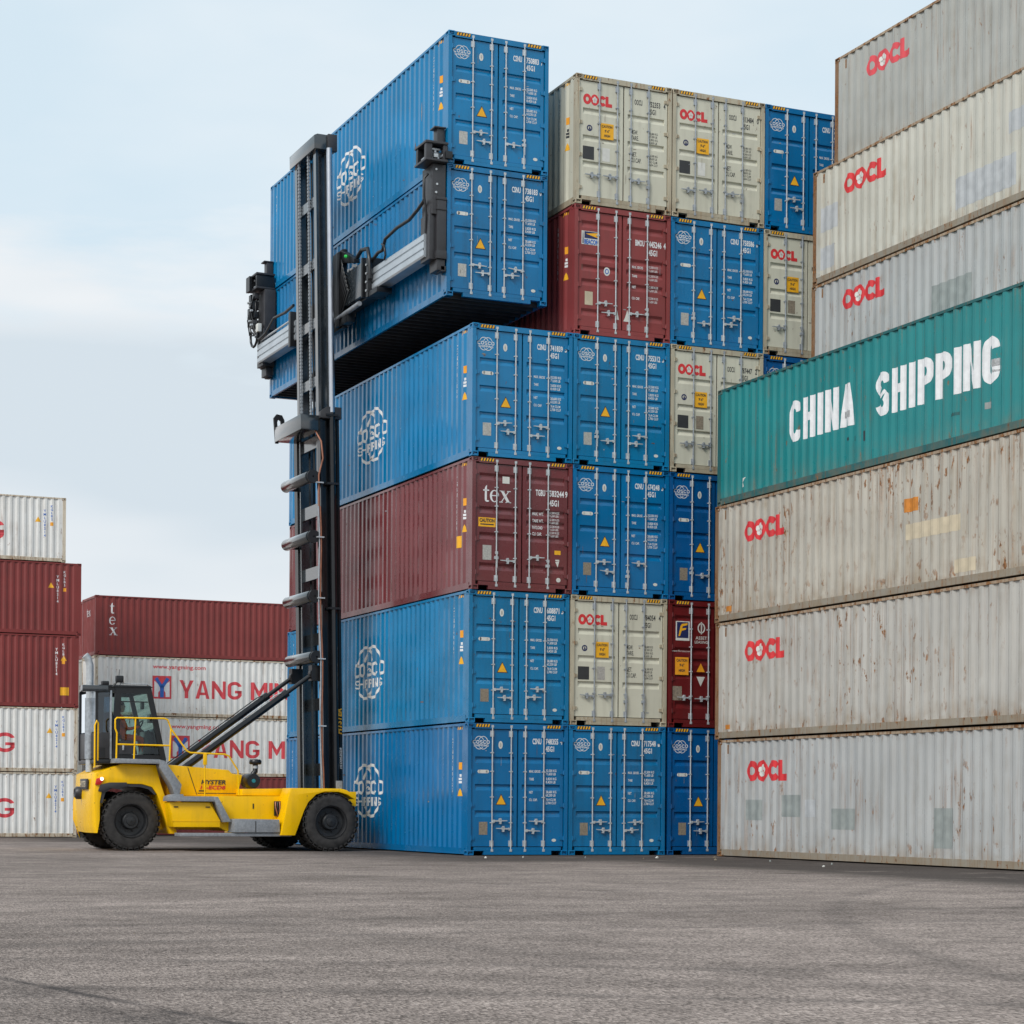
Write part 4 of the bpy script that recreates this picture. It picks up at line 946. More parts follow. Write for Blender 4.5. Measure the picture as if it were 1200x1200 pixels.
# front fenders
FEND = [(-2.90, .37), (-2.56, .37), (-2.34, .95), (-2.24, 1.14), (-2.05, 1.32), (-1.85, 1.385), (-1.50, 1.385), (-1.28, 1.325), (-1.10, 1.215), (-1.04, 1.275), (-1.30, 1.435), (-1.45, 1.465), (-2.66, 1.465), (-2.72, 1.30)]
for ya, yb in ((4.08, 4.72), (7.88, 8.52)): tp('front_fender', MB().prism(FEND, ya, yb), TYEL, bevel=.015)
tp('front_axle_beam', MB().box(-2.05, 4.98, .45, -1.30, 7.62, 1.05), TBLK, bevel=.03)
tp('mast_support', MB().box(-1.75, 4.75, 1.05, -.80, 7.85, 1.40), TYEL, bevel=.02)
# wheels
RW = .685
def wheel_part(xc, y0, y1, face, name, mirror=1):
    """tyre + rim + hub; face = y of the outside, mirror = direction outwards"""
    wroot = tp(name, MB().lathe([(y0+.02, .36), (y0, .42), (y0, .55), (y0+.025, .64), (y0+.06, .668), (y1-.06, .668), (y1-.025, .64), (y1, .55), (y1, .42), (y1-.02, .36)], (xc, 0, RW), 'y', 48), TYRE, smooth=50)
    lug = MB(); n = 30; ym = (y0+y1)/2
    for k in range(n):
        for sgn in (-1, 1):
            a = 2*math.pi*(k+(.5 if sgn > 0 else 0))/n
            def fn(x, y, z, a=a):
                return (xc+z*math.sin(a)+x*math.cos(a), y, RW+z*math.cos(a)-x*math.sin(a))
            ya, yb = (ym-.02, y1-.012) if sgn > 0 else (y0+.012, ym+.02)
            lug.box(-.046, ya, .64, .046, yb, .686, fn)
            yo = y1 if sgn > 0 else y0
            lug.box(-.040, min(yo-sgn*.012, yo-sgn*.05), .605, .040, max(yo-sgn*.012, yo-sgn*.05), .670, fn)
    tr = tp('tread_lugs', lug, TYRE, wroot); tr['kind'] = 'stuff'
    o = face; d = mirror
    tp('rim', MB().lathe([(o+d*.02, .40), (o-d*.01, .385), (o+d*.05, .35), (o+d*.14, .33), (o+d*.15, .24), (o+d*.15, .01)], (xc, 0, RW), 'y', 36), RIM, wroot, smooth=40)
    hb = MB().lathe([(o+d*.15, .20), (o+d*.04, .19), (o+d*.02, .17), (o+d*.02, .11), (o-d*.00, .10), (o-d*.01, .01)], (xc, 0, RW), 'y', 28)
    for k in range(10):
        a = 2*math.pi*k/10; hb.tube([(xc+.235*math.cos(a), o+d*.15, RW+.235*math.sin(a)), (xc+.235*math.cos(a), o+d*.105, RW+.235*math.sin(a))], .018, 6)
    tp('hub', hb, RIM, wroot, smooth=40)
for xc, y0, y1, fc, mi in ((-1.68, 4.08, 4.50, 4.08, 1), (-1.68, 4.56, 4.98, 4.56, 1), (-1.68, 8.10, 8.52, 8.52, -1), (-1.68, 7.62, 8.04, 8.04, -1), (-6.20, 5.00, 5.42, 5.0, 1), (-6.20, 7.18, 7.60, 7.60, -1)):
    wheel_part(xc, y0, y1, fc, 'wheel', mi)
tp('rear_axle', MB().box(-6.36, 5.42, .52, -6.04, 7.18, .86), TBLK, bevel=.02)
# walkway and steps
ST_ = TSTEP
tp('walkway', MB().prism([(-6.66, 1.995), (-6.64, 2.10), (-5.60, 2.09), (-5.55, 1.99)], 4.72, 5.24), ST_, bevel=.01)
tp('step', MB().prism([(-5.62, 2.085), (-5.50, 2.06), (-5.10, 1.52), (-5.14, 1.30), (-5.26, 1.30), (-5.34, 1.50), (-5.62, 1.90)], 4.70, 5.1), ST_, bevel=.008)
tp('walkway', MB().prism([(-5.50, 1.14), (-5.49, 1.245), (-5.36, 1.30), (-5.15, 1.30), (-5.15, 1.255), (-4.42, 1.255), (-4.36, 1.14)], 4.36, 4.85), ST_, bevel=.008)
tp('step', MB().prism([(-4.46, 1.25), (-4.34, 1.25), (-4.02, .68), (-4.20, .67)], 4.34, 4.8), ST_, bevel=.008)
# air intake
ai = tp('air_filter', MB().lathe([(4.92, .02), (4.92, .155), (4.96, .175), (5.42, .175), (5.45, .15)], (-3.30, 0, 1.63), 'y', 24), TBLK, smooth=45)
tp('intake_pipe', MB().tube([(-3.28, 5.15, 1.70), (-3.24, 5.15, 1.80), (-3.19, 5.15, 1.86), (-3.19, 5.15, 2.05)], .065, 12), TBLK, ai, smooth=60)
tp('clamp_ring', MB().lathe([(1.925, .072), (1.99, .072)], (-3.19, 5.15, 0), 'z', 16), GALV, ai, smooth=40)
tp('intake_cap', MB().lathe([(2.015, .06), (2.02, .125), (2.045, .145), (2.10, .145), (2.135, .12), (2.145, .02)], (-3.19, 5.15, 0), 'z', 20), TBLK, ai, smooth=40)
tp('badge', MB().lathe([(4.91, .001), (4.91, .045), (4.92, .05)], (-3.30, 0, 1.63), 'y', 8), TEALB, ai)
# exhaust
ex = tp('exhaust_stack', MB().tube([(-7.00, 5.75, 1.80), (-7.00, 5.75, 3.55), (-7.00, 5.75, 4.25), (-7.04, 5.75, 4.40), (-7.12, 5.75, 4.48)], .085, 14), GALV, smooth=50)
tp('heat_shield', MB().lathe([(2.1, .11), (3.5, .11)], (-7.00, 5.75, 0), 'z', 16), GALVD, ex, smooth=50)
# --- cab
CY0, CY1 = 5.16, 6.86
cab = tp('cab_floor', MB().prism([(-7.0, 1.985), (-7.0, 2.08), (-5.34, 2.12), (-5.36, 1.97)], CY0, CY1), TBLK, bevel=.01)
cf = MB()
for y in (CY0, CY1-.07):
    y1_ = y+.07
    cf.prism([(-6.62, 2.08), (-6.54, 3.76), (-6.40, 3.76), (-6.46, 2.08)], y+0.000, y1_-0.000)
    cf.prism([(-5.34, 2.10), (-5.70, 3.72), (-5.82, 3.72), (-5.47, 2.10)], y+0.004, y1_-0.004)
    cf.prism([(-6.56, 3.60), (-6.55, 3.76), (-5.70, 3.74), (-5.72, 3.60)], y+0.008, y1_-0.008)
    cf.prism([(-7.00, 2.08), (-7.00, 3.68), (-6.94, 3.68), (-6.94, 2.08)], y+0.012, y1_-0.012)
    cf.prism([(-6.50, 2.08), (-6.50, 2.20), (-5.45, 2.20), (-5.42, 2.10)], y+0.016, y1_-0.016)
    cf.prism([(-6.99, 3.60), (-6.99, 3.72), (-6.55, 3.76), (-6.55, 3.62)], y+0.020, y1_-0.020)
cf.box(-6.62, CY0+.07, 3.62, -6.50, CY1-.07, 3.74); cf.box(-5.80, CY0+.07, 3.62, -5.72, CY1-.07, 3.73)
cabf = tp('cab_frame', cf, TBLK, cab)
tp('cab_roof', MB().prism([(-6.98, 3.735), (-6.92, 3.785), (-5.74, 3.79), (-5.66, 3.745)], CY0-.03, CY1+.03), TBLK, cab, bevel=.015)
tp('roof_bracket', MB().box(-7.32, 5.10, 3.62, -6.72, 5.42, 3.765), TMID, cab, bevel=.015)
tp('roof_rail', MB().tube([(-6.45, CY0, 3.79), (-6.42, CY0, 3.83), (-5.80, CY0, 3.82), (-5.72, CY0, 3.78)], .012, 6), GALV, cab, smooth=60)
wl_ = tp('work_lamp', MB().box(-6.55, 5.08, 3.84, -6.37, 5.22, 4.00), TBLK, cab, bevel=.03); tp('lamp_stalk', MB().tube([(-6.62, 5.15, 3.74), (-6.50, 5.15, 3.88)], .025, 6), TBLK, wl_)
tp('antenna', MB().tube([(-6.47, 5.15, 3.98), (-6.46, 5.15, 4.14)], .008, 5), TBLK, cab)
tp('work_lamp', MB().box(-6.86, 5.12, 3.78, -6.70, 5.28, 3.87), TBLK, cab, bevel=.02)
tp('rear_panel', MB().box(-6.98, CY0-.004, 2.10, -6.63, CY1+.004, 2.70), TGRY, cab, bevel=.015)
tp('panel_vent', MB().box(-6.92, CY0-.012, 2.13, -6.78, CY0, 2.35), TBLK, cab)
tp('rear_pillar', MB().box(-6.67, CY0-.012, 2.09, -6.625, CY0+.05, 3.66), GALVD, cab, bevel=.008)
def pane(name, pts, mat, parent): return tp(name, MB().add(pts, [tuple(range(len(pts)))]), mat, parent, fixn=False)
for y in (CY0+.030, CY1-.03):
    pane('side_window', [(-6.45, y, 2.22), (-5.48, y, 2.22), (-5.82, y, 3.60), (-6.42, y, 3.60)], GLASS, cab)
    pane('rear_side_window', [(-6.94, y, 2.70), (-6.67, y, 2.70), (-6.67, y, 3.62), (-6.94, y, 3.60)], GLASSB, cab)
pane('windscreen', [(-5.40, CY0+.07, 2.12), (-5.40, CY1-.07, 2.12), (-5.75, CY1-.07, 3.62), (-5.75, CY0+.07, 3.62)], GLASS, cab)
pane('rear_window', [(-6.97, CY0+.07, 2.72), (-6.97, CY1-.07, 2.72), (-6.97, CY1-.07, 3.62), (-6.97, CY0+.07, 3.62)], GLASSB, cab)
tp('window_bar', MB().box(-6.44, CY0-.003, 3.40, -5.78, CY0+.02, 3.425), TBLK, cab)
tp('door_handle', MB().box(-6.38, CY0-.03, 2.30, -6.34, CY0, 2.42), GALV, cab, bevel=.008)
tp('door_lower_panel', MB().prism([(-6.45, 2.21), (-6.45, 2.52), (-6.10, 2.52), (-6.02, 2.21)], CY0+.002, CY0+.022), TGRY, cab)
YSEAT = 5.95
seat = tp('operator_seat', MB().box(-6.40, YSEAT-.27, 2.40, -5.92, YSEAT+.27, 2.54), TBLK, cab, bevel=.04)
tp('backrest', MB().prism([(-6.46, 2.45), (-6.58, 3.18), (-6.47, 3.20), (-6.33, 2.50)], YSEAT-.26, YSEAT+.26), TBLK, seat, bevel=.03)
tp('seat_pedestal', MB().box(-6.30, YSEAT-.20, 2.09, -6.0, YSEAT+.20, 2.40), TGRY, seat)
cons = tp('console', MB().prism([(-5.75, 2.10), (-5.70, 2.75), (-5.60, 2.80), (-5.50, 2.60), (-5.46, 2.10)], 5.70, 6.2), TBLK, cab, bevel=.02)
sw_ = MB(); pts = []
for k in range(19):
    a = 2*math.pi*k/18; pts.append((-5.80+.10*math.sin(a), YSEAT+.19*math.cos(a), 2.86+.16*math.sin(a)))
tp('steering_wheel', sw_.tube(pts, .016, 6).tube([(-5.80, YSEAT, 2.86), (-5.62, YSEAT, 2.72)], .02, 6), TBLK, cons, smooth=60)
tp('display', MB().box(-5.68, 5.35, 2.95, -5.62, 5.62, 3.15), TBLK, cab, bevel=.01)
tp('mirror', MB().box(-5.86, 5.40, 3.26, -5.80, 5.60, 3.42), TBLK, cab, bevel=.02)
# handrails
YR = 4.78
def rail(name, pts, r=.021): return tp(name, MB().tube(pts, r, 8), TYEL, smooth=60)
rail('handrail', [(-6.61, YR, 2.09), (-6.60, YR, 2.68), (-6.64, YR, 2.78), (-6.64, YR, 2.98), (-6.60, YR, 3.02), (-5.50, YR, 3.03), (-5.42, YR, 3.0), (-5.34, YR, 2.80), (-5.00, YR-.12, 2.30), (-4.92, YR-.14, 2.255), (-4.10, YR-.16, 2.23), (-4.00, YR-.16, 2.19), (-3.78, YR-.16, 1.86), (-3.76, YR-.16, 1.30)])
rail('handrail_post', [(-6.20, YR, 2.09), (-6.17, YR, 3.01)]); rail('handrail_post', [(-5.37, YR, 2.06), (-5.34, YR, 2.80)])
rail('handrail_bar', [(-6.60, YR, 2.42), (-5.36, YR, 2.41)])
rail('handrail_post', [(-4.57, YR-.15, 1.26), (-4.57, YR-.15, 2.24)], .016); tp('post_sleeve', MB().box(-4.61, YR-.19, 1.98, -4.53, YR-.11, 2.24), TYEL, bevel=.01)
rail('handrail', [(-7.06, YR+.2, 1.90), (-7.06, YR+.2, 2.85), (-7.02, YR+.2, 2.95), (-6.98, YR+.22, 2.90), (-6.98, YR+.24, 2.05)])
# --- mast (leans back slightly)
def mxz(z): return -1.17-.0195*(z-2)
def mast(x, y, z): return (x+mxz(z), y, z)
YN, YFAR = 5.42, 7.12
def ibeam(y, x0, x1, wd, z0, z1, tf=.05, tw=.05):
    b = MB(); ym = y
    b.box(x0, ym-wd/2, z0, x0+tf, ym+wd/2, z1, mast); b.box(x1-tf, ym-wd/2, z0, x1, ym+wd/2, z1, mast)
    b.box(x0+tf, ym-tw/2, z0, x1-tf, ym+tw/2, z1, mast); return b
ms = tp('outer_mast_upright', ibeam(YN, -.25, .23, .22, .75, 10.35, .06, .09), TBLK2)
tp('outer_mast_upright', ibeam(YFAR, -.25, .23, .22, .75, 10.35, .06, .09), TBLK2)
for y in (YN+.17, YFAR-.17): tp('inner_mast_upright', ibeam(y, -.215, .11, .17, 1.0, 16.78, .055, .03), TMID)
tp('mast_head_beam', MB().prism([(-.30, 16.74), (-.30, 17.06), (-.22, 17.10), (.20, 17.10), (.27, 17.02), (.27, 16.74)], 5.36, 7.18, 'y', mast), TMID, bevel=.015)
tp('mast_head_cap', MB().box(.02, 5.27, 16.70, .25, 5.40, 17.10, mast), TGRY, bevel=.012)
for z in (15.45, 13.98, 12.55, 11.15): tp('mast_cross_bar', MB().box(-.20, 5.66, z, -.12, 6.90, z+.24, mast), TMID)
for z in (9.70, 8.05, 6.55): tp('mast_cross_plate', MB().box(-.16, 5.53, z, -.08, 7.02, z+.30, mast), TMID)
for z in (5.0, 3.4, 1.8): tp('mast_cross_plate', MB().box(.10, 5.53, z, .18, 7.02, z+.30, mast), TBLK2)
br_ = tp('outer_mast_cross_head', MB().box(-.72, 5.36, 10.02, -.24, 7.30, 10.38, mast), TMID, bevel=.012)
tp('hose_bracket', MB().prism([(-.70, 10.0), (-.74, 10.62), (-.66, 10.72), (-.52, 10.70), (-.46, 10.58), (-.46, 10.30), (-.53, 10.34), (-.56, 10.56), (-.62, 10.60), (-.65, 10.52), (-.62, 10.0)], 7.30, 7.36, 'y', mast), TBLK, br_)
tp('mast_top_guide', MB().prism([(-.28, 10.30), (.26, 10.30), (.26, 10.58), (-.10, 10.58), (-.28, 10.45)], 5.20, 5.34, 'y', mast), TGRY, bevel=.01)
for i, (z, xo) in enumerate(((8.91, -.49), (7.48, -.49), (6.06, -.48), (4.61, -.45))):
    x = xo+mxz(z)
    tb = tp('hose_drum', MB().lathe([(5.38, .02), (5.38, .13), (5.40, .14), (7.16, .14), (7.18, .13), (7.18, .02)], (x, 0, z), 'y', 22), TMID, smooth=40)
    tp('drum_end', MB().lathe([(5.30, .02), (5.30, .155), (5.38, .155), (5.38, .02)], (x+.05, 0, z), 'y', 18), TBLK, tb, smooth=40)
    tp('drum_bracket', MB().box(x+.08, 5.40, z-.10, mxz(z)-.20, 5.48, z+.12), TBLK, tb); tp('drum_bracket', MB().box(x+.08, 7.08, z-.10, mxz(z)-.20, 7.16, z+.12), TBLK, tb)
# lift cylinders, outboard of the uprights
for y in (5.245, 2*6.27-5.245):
    lc = tp('lift_cylinder', MB().tube([mast(.03, y, 1.35), mast(.03, y, 10.45)], .075, 14), TBLK2, smooth=50)
    tp('cylinder_rod', MB().tube([mast(.03, y, 10.4), mast(.03, y, 16.74)], .072, 14), CHROME, lc, smooth=50)
    for z in (10.35, 8.72, 5.75): tp('clamp', MB().box(-.14, y-.09, z, .16, y+.10, z+.05, mast), TBLK, lc)
tp('cylinder_foot', MB().box(.0, 5.15, 1.40, .16, 5.33, 1.66, mast), TSTEP, bevel=.01)
# lift chains and hoses between the uprights
for y in (5.98, 6.66):
    ch = MB(); z = 10.4
    while z < 16.7:
        ch.box(-.26, y-.034, z, -.21, y+.034, z+.055, mast); ch.box(-.25, y-.022, z+.055, -.22, y+.022, z+.085, mast); z += .085
    c_ = tp('lift_chain', ch, GALVD); c_['kind'] = 'stuff'
for y in (6.18, 6.36): tp('mast_hose', MB().tube([mast(-.02, y, 9.0), mast(-.02, y, 16.7)], .03, 8), TBLK, smooth=60)
tp('mast_hose', MB().tube([mast(.02, 5.78, 10.2), mast(.02, 5.78, 16.7)], .028, 8), COPPER, smooth=60)
tp('mast_hose', MB().tube([mast(-.28, 5.60, 10.2), mast(-.34, 5.45, 10.05), mast(-.24, 5.27, 9.75), mast(-.20, 5.27, 9.35), mast(-.30, 5.30, 8.95), mast(-.30, 5.30, 8.2)], .022, 8), COPPER, smooth=60)
hp = []
for k in range(14): z = 8.2-k*.53; hp.append(mast(-.28+.02*math.sin(k*1.1)-.012*k*.0, 5.29, z))
ho = tp('mast_hose', MB().tube(hp, .024, 8), COPPER, smooth=60)
tp('mast_hose', MB().tube([(p[0]-.045, p[1]-.01, p[2]) for p in hp], .018, 8), GALVD, smooth=60)
for z in (8.75, 7.45, 6.0, 4.55, 2.95): tp('hose_clip', MB().box(-.38, 5.24, z, -.20, 5.30, z+.03, mast), GALV, ho)
for s_, zz, hh, mt, ww in (('HYSTER', 2.78, .12, YEL, .62), ('H11XM-ECD8', 1.95, .05, INKW, .50)):
    tpoly = text(s_, hh, ww, bold=.04, shear=.2).rot90()
    put('lettering', flat_mesh('mast'+s_, tpoly, lambda a, b_: (a+mxz(zz+b_)+.205-TO[0], 5.300-TO[1], b_+zz)), mt, ms)
# tilt cylinders
for y in (5.55, 7.0):
    A = Vector((-5.10, y, 1.70)); B = Vector((-1.62, y, 4.23)); d_ = B-A
    tc_ = tp('tilt_cylinder', MB().tube([A, A+d_*.80], .082, 14).tube([A+d_*.78, A+d_*.81], .10, 14), TBLK2, smooth=40)
    tp('cylinder_rod', MB().tube([A+d_*.80, A+d_*.97], .052, 12), TBLK, tc_, smooth=50)
    tp('rod_eye', MB().lathe([(y-.08, .02), (y-.08, .11), (y+.08, .11), (y+.08, .02)], tuple(B-Vector((0, y, 0))), 'y', 14), TBLK, tc_, smooth=40)
    tp('hydraulic_pipe', MB().tube([A+d_*.1+Vector((-.06, -.03, .10)), A+d_*.74+Vector((-.06, -.03, .10)), A+d_*.8+Vector((-.02, -.03, .06))], .014, 6), GALV if y < 6 else TBLK, tc_, smooth=60)
    tp('mast_lug', MB().box(-1.70, y-.12, 4.05, mxz(4.2)-.2, y+.12, 4.42), TBLK, tc_)
# --- carriage and spreader
car = tp('carriage', MB().box(-.98, 5.45, 12.55, -.86, 7.10, 14.45).box(-1.05, 5.55, 12.6, -.98, 5.75, 14.4).box(-1.05, 6.80, 12.6, -.98, 7.0, 14.4), TBLK, bevel=.01)
tp('carriage_plate', MB().box(-.99, 4.10, 13.02, -.88, 5.52, 13.80), TMID, car, bevel=.012)
tp('plate_edge', MB().box(-1.03, 4.02, 12.95, -.84, 4.10, 13.88), TBLK, car, bevel=.01)
tp('side_shift_cylinder', MB().tube([(-1.0, 4.25, 12.86), (-1.0, 6.4, 12.80)], .06, 10), GALVD, car, smooth=50)
tp('valve_block', MB().box(-1.02, 5.0, 12.60, -.82, 5.60, 12.92), TBLK, car, bevel=.02)
tp('hydraulic_box', MB().prism([(4.65, 13.92), (5.50, 14.12), (5.50, 14.42), (4.65, 14.02)], -1.0, -.85, 'x'), TBLK, car, bevel=.01)
gl_ = tp('indicator_lamp', MB().lathe([(-1.07, .005), (-1.06, .03), (-1.01, .04)], (0, 5.12, 14.18), 'x', 14), GREENL, car, smooth=50)
tp('spreader_beam', MB().box(-.84, 3.85, 12.98, -.56, 9.25, 13.70), TBLK, bevel=.015)
for k in range(7):
    y = 4.2+k*.2; tp('carriage_hose', MB().tube([(-1.0, 5.5-k*.05, 14.2-k*.1), (-1.08, 5.2-k*.07, 13.98-k*.12), (-1.04, 5.45-k*.02, 13.6-k*.12), (-1.0, 5.55, 12.9-k*.05)], .022, 6), TBLK, car, smooth=60)
def tele(name, y0, y1):
    P_ = [(-.60, 13.06), (-.88, 13.06), (-.90, 13.10), (-.90, 13.20), (-.875, 13.215), (-.875, 13.245), (-.90, 13.26), (-.90, 13.38), (-.875, 13.395), (-.875, 13.42), (-.90, 13.435), (-.90, 13.54), (-.88, 13.57), (-.60, 13.57)]
    return tp(name, MB().prism(P_, y0, y1), TSIL)
tele('telescopic_beam', .62, 3.95); tele('telescopic_beam', 9.15, 12.28)
tp('beam_guide', MB().box(-1.00, 3.72, 12.90, -.54, 3.86, 13.82).box(-.98, 3.2, 12.90, -.60, 3.72, 13.02), TBLK, bevel=.01)
tp('beam_guide', MB().box(-1.00, 9.24, 12.90, -.54, 9.40, 13.80), TBLK, bevel=.01)
for k in range(4): tp('bolt', MB().tube([(-1.005, 3.79, 13.05+k*.2), (-1.03, 3.79, 13.05+k*.2)], .028, 6), GALV)
def end_arm(sgn, yo):
    """vertical end frame with the locking head that grips the corner casting; yo = outer face"""
    Yx = lambda a: yo+sgn*a
    def bx(name, x0, a0, z0, x1, a1, z1, mt, par=None, bev=.01):
        ya, yb = sorted((Yx(a0), Yx(a1))); return tp(name, MB().box(x0, ya, z0, x1, yb, z1), mt, par, bevel=bev)
    arm = bx('end_arm', -.80, .04, 13.95, -.49, .62, 15.04, TGRY)
    bx('arm_sleeve', -.70, 0, 12.98, -.485, .50, 14.30, TGRY, arm, .012); bx('sleeve_collar', -.715, -.015, 14.26, -.482, .52, 14.32, TGRY, arm, .006); bx('sleeve_collar', -.715, -.015, 14.04, -.482, .52, 14.08, TGRY, arm, .006)
    bx('arm_backing', -.84, .10, 12.98, -.70, .60, 13.98, TGRY, arm); bx('sleeve_collar', -.715, -.015, 12.98, -.482, .52, 13.16, TGRY, arm, .006)
    bx('arm_foot', -.69, .03, 12.74, -.50, .44, 12.98, TGRY, arm); bx('foot_pad', -.60, .03, 12.72, -.47, .26, 12.84, TGRY, arm)
    hd = bx('locking_head', -1.02, -.10, 15.06, -.49, .56, 15.11, TGRY); bx('head_plate', -1.02, -.10, 15.44, -.49, .56, 15.49, TGRY, hd, .006)
    for xa, xb in ((-1.0, -.86), (-.60, -.50)): bx('head_post', xa, -.07, 15.10, xb, .05, 15.45, TGRY, hd, .004)
    bx('head_post', -1.0, .40, 15.10, -.50, .52, 15.45, TBLK, hd, .004); bx('twistlock_cylinder', -.88, .10, 15.20, -.54, .24, 15.32, GALVD, hd); bx('linkage', -.95, .05, 15.34, -.62, .14, 15.38, GALV, hd, .004)
    bx('linkage', -.80, -.03, 15.16, -.70, .10, 15.24, GALV, hd, .004); bx('lock_pin', -.56, -.12, 15.14, -.40, -.045, 15.30, TBLK, hd, .004)
    bx('guide_post', -.66, .12, 15.48, -.485, .34, 15.86, TGRY, hd); bx('guide_cap', -.74, .08, 15.85, -.47, .36, 15.88, TGRY, hd, .004)
    for i_ in range(5): bx('linkage', -.97+.09*i_, -.04+.05*(i_ % 2), 15.13+.06*(i_ % 3), -.93+.09*i_, .30, 15.18+.06*(i_ % 3), GALV if i_ % 2 else GALVD, hd, .004)
    for z, xx in ((14.92, -.72), (14.60, -.70), (14.42, -.72)): tp('bolt', MB().tube([(xx, Yx(.045), z), (xx, Yx(.02), z)], .025, 8), GALV, arm, smooth=40)
    tp('arm_hose', MB().tube([(-.84, Yx(.2), 14.85), (-.93, Yx(.2), 14.75), (-.92, Yx(.22), 14.35), (-.86, Yx(.24), 14.0), (-.85, Yx(.3), 13.6), (-.86, Yx(.34), 13.2)], .026, 8), TBLK, arm, smooth=60)
    return arm
a_n = end_arm(1, .34); a_f = end_arm(-1, 12.58)
tp('hose_loop', MB().tube([(-.95+.0*k, 12.42+.30*math.sin(k*.5), 13.85+.30*math.cos(k*.5)) for k in range(2, 14)], .035, 8), TBLK, a_f, smooth=60)
tp('junction_box', MB().box(-.99, 11.98, 13.88, -.88, 12.16, 14.10), PALE, a_f, bevel=.01)
for k, (z_, y_, h_) in enumerate(((14.05, 12.34, .22), (14.32, 12.30, .18), (14.55, 12.36, .24), (14.84, 12.30, .16), (14.15, 12.62, .5), (14.72, 12.60, .3))):
    tp('valve', MB().box(-1.02+.03*(k % 2), y_, z_, -.84, y_+.20, z_+h_), TBLK if k % 3 else TGRY, a_f, bevel=.015)
for k in range(4): tp('arm_hose', MB().tube([(-1.0, 12.3+.09*k, 14.9-.12*k), (-1.06, 12.42+.08*k, 14.6-.1*k), (-1.0, 12.36+.1*k, 14.2-.1*k), (-.96, 12.26+.05*k, 13.85)], .02, 6), TBLK, a_f, smooth=60)
tp('side_plate', MB().box(-1.10, 12.4, 15.06, -1.02, 12.7, 15.46), TBLK, a_f)
for i in range(6): tp('fitting', MB().tube([(-1.02, 12.34+(i % 3)*.13, 14.12+i*.13), (-1.09, 12.34+(i % 3)*.13, 14.12+i*.13)], .032, 8), GALV, a_f, smooth=40)
tp('spreader_hose', MB().tube([(-.95, 4.55, 14.02), (-.98, 4.2, 14.10), (-1.0, 3.75, 14.02), (-1.0, 3.62, 13.72), (-.97, 3.65, 13.3)], .05, 8), TBLK, car, smooth=60)
tp('spreader_hose', MB().tube([(-.93, 3.7, 13.7), (-.92, 3.3, 13.82), (-.92, 3.0, 13.80), (-.92, 2.85, 14.02), (-.90, 2.2, 14.10), (-.88, 1.5, 14.10), (-.88, 1.0, 14.20), (-.88, .66, 14.3)], .04, 8), TBLK, car, smooth=60)
tp('spreader_hose', MB().tube([(-.92, 3.05, 13.95), (-.96, 2.8, 13.85), (-.95, 2.75, 13.62), (-.92, 2.9, 13.56)], .025, 8), TBLK, car, smooth=60)
tp('spreader_hose', MB().tube([(-.93, 9.2, 13.95), (-.92, 9.9, 13.92), (-.92, 10.8, 13.98), (-.92, 11.5, 13.72), (-.92, 12.05, 13.68), (-.94, 12.3, 13.8)], .04, 8), TBLK, car, smooth=60)
tp('spreader_pipe', MB().tube([(-.86, 9.3, 13.66), (-.86, 12.0, 13.66)], .028, 8), GALV, car, smooth=60)

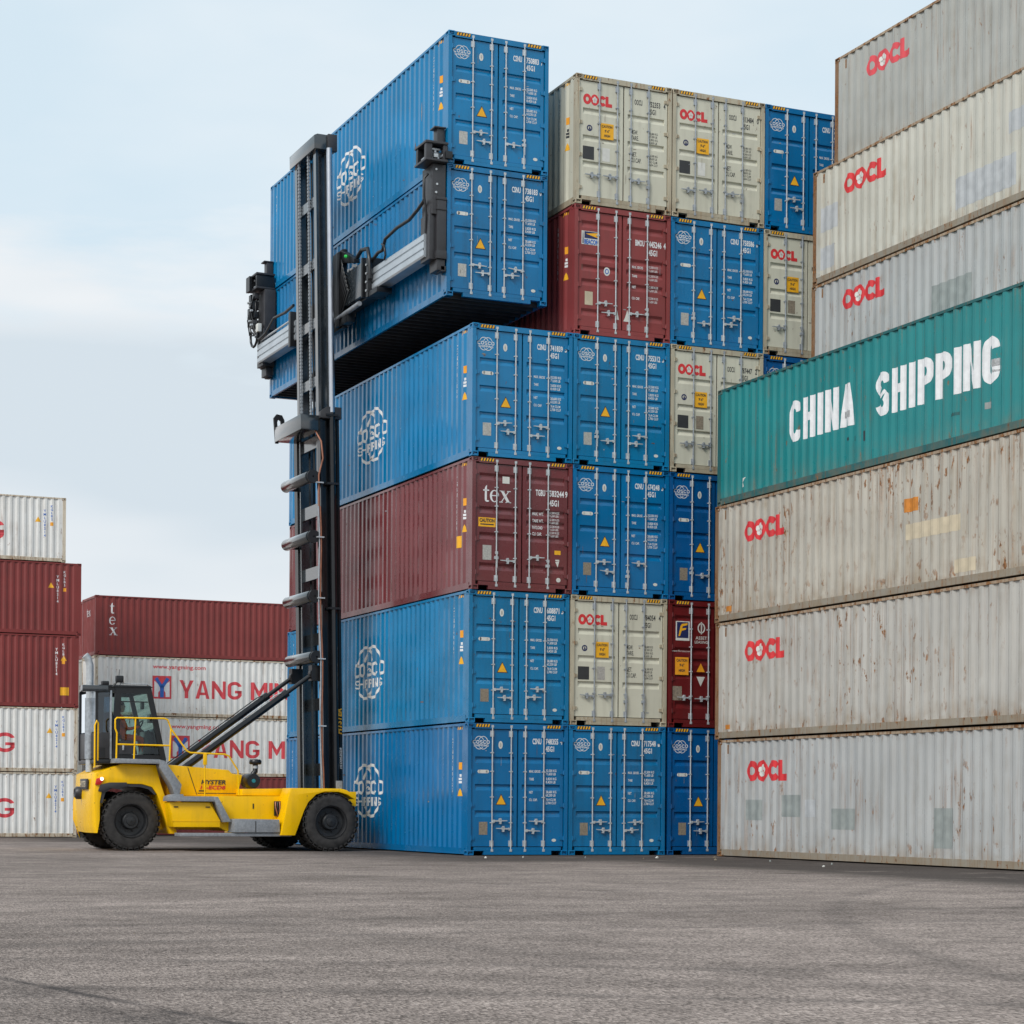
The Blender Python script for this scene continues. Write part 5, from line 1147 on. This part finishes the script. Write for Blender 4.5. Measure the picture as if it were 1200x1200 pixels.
# ------------------------------------------------------------------ operator
def person():
    root = thing('person', 'seated truck operator in orange hi-vis jacket behind the cab glass', 'person', (-6.18, YSEAT, 2.54))
    J_ = []; E_ = []; RD = []
    def j(p, r, par=None):
        J_.append(p); RD.append(r)
        if par is not None: E_.append((par, len(J_)-1))
        return len(J_)-1
    pel = j((0, 0, .10), .135); bel = j((-.03, 0, .26), .13, pel); che = j((-.07, 0, .44), .15, bel); nk0 = j((-.07, 0, .57), .075, che); nk = j((-.06, 0, .64), .055, nk0)
    for s_ in (-1, 1):
        hip = j((.02, s_*.10, .08), .095, pel); kn = j((.44, s_*.13, .06), .065, hip); an = j((.50, s_*.13, -.36), .045, kn); j((.64, s_*.13, -.40), .038, an)
        sh = j((-.07, s_*.19, .52), .065, che); el = j((.05, s_*.25, .26), .05, sh); wr = j((.26, s_*.17, .30), .034, el); pm = j((.33, s_*.155, .32), .034, wr)
        for k in range(4): a_ = j((.385-.004*abs(k-1), s_*.155+(k-1.5)*.019, .335), .009, pm); j((.405, s_*.155+(k-1.5)*.018, .31), .008, a_)
        th = j((.34, s_*.155-s_*.04, .35), .010, pm); j((.375, s_*.155-s_*.045, .36), .009, th)
    me = bpy.data.meshes.new('body'); me.from_pydata(J_, E_, []); me.skin_vertices or me.attributes
    ob = bpy.data.objects.new('body', me); COL.objects.link(ob)
    md = ob.modifiers.new('skin', 'SKIN'); bpy.context.view_layer.update()
    if not me.skin_vertices:
        bpy.context.view_layer.objects.active = ob; bpy.ops.mesh.customdata_skin_add()
    for i, d in enumerate(me.skin_vertices[0].data): d.radius = (RD[i], RD[i]); d.use_root = (i == 0)
    ob.modifiers.new('sub', 'SUBSURF').render_levels = 1
    me.materials.append(HIVIS); ob.parent = root
    hd = MB(); n = 16; rows = [(-.125, .03), (-.115, .052), (-.07, .068), (0, .078), (.06, .078), (.10, .06), (.125, .02)]
    hv = [(-.04+(.012 if z_ < .0 else 0)+r_*1.18*math.cos(2*math.pi*k/n), r_*math.sin(2*math.pi*k/n), .79+z_) for z_, r_ in rows for k in range(n)]
    hf = [(i*n+k, i*n+(k+1) % n, (i+1)*n+(k+1) % n, (i+1)*n+k) for i in range(len(rows)-1) for k in range(n)]+[tuple(range(n-1, -1, -1)), tuple((len(rows)-1)*n+k for k in range(n))]
    hd.add(hv, hf); h_ = put('head', hd.mesh('head', 1, 60), SKIN, root)
    put('nose', MB().add([(.058, -.014, .775), (.058, .014, .775), (.085, 0, .772), (.055, 0, .82)], [(0, 1, 2), (0, 2, 3), (2, 1, 3)]).mesh('nose'), SKIN, h_)
    for s_ in (-1, 1):
        put('eye', MB().lathe([(.052, .002), (.055, .011), (.045, .014)], (0, s_*.03, .80), 'x', 8).mesh('eye'), HAIR, h_)
        put('ear', MB().lathe([(s_*.080, .004), (s_*.088, .028), (s_*.074, .03)], (-.04, 0, .79), 'y', 10).mesh('ear'), SKIN, h_)
    put('mouth', MB().box(.046, -.022, .733, .056, .022, .741).mesh('mouth'), INKR, h_)
    hr = MB(); rr = [(.01, .083), (.06, .084), (.105, .066), (.132, .02)]
    hr.add([(-.052+r_*1.16*math.cos(2*math.pi*k/n), r_*math.sin(2*math.pi*k/n), .80+z_) for z_, r_ in rr for k in range(n)], [(i*n+k, i*n+(k+1) % n, (i+1)*n+(k+1) % n, (i+1)*n+k) for i in range(3) for k in range(n)]+[tuple(3*n+k for k in range(n))])
    put('hair', hr.mesh('hair', 1, 60), HAIR, h_)
person()

# ------------------------------------------------------------------ scraps of litter on the ground
LIT = [(3.2, -2.6), (1.6, -2.4), (4.6, -2.6), (.4, -1.9), (4.2, -5.4), (3.6, -4.3), (-.6, -2.2), (4.3, -7.4), (2.6, -3.1), (3.3, -8.6)]
def scrap(k):
    rd = random.Random(k); b = MB(); n = 7; s_ = .014+.022*rd.random()
    ring = [(s_*(1+.5*rd.random())*math.cos(2*math.pi*i/n), .7*s_*(1+.6*rd.random())*math.sin(2*math.pi*i/n), .006+.02*rd.random()) for i in range(n)]
    lo = [(x*.8, y*.8, .001) for x, y, z in ring]
    b.add(ring+lo+[(0, 0, .02+.03*rd.random())], [(i, (i+1) % n, 2*n) for i in range(n)]+[(i+n, (i+1) % n+n, (i+1) % n, i) for i in range(n)]+[tuple(range(2*n-1, n-1, -1))])
    return b.mesh('litter_scrap')
for k, (x, y) in enumerate(LIT):
    tag(put('litter_scrap', scrap(k), (PALE, PATCHG, PLATEB)[k % 3], None, (x, y, .003), (0, 0, k*1.3)), 'small pale scrap of litter on the asphalt before the containers', 'litter', 'scraps of litter at the foot of the stacks')
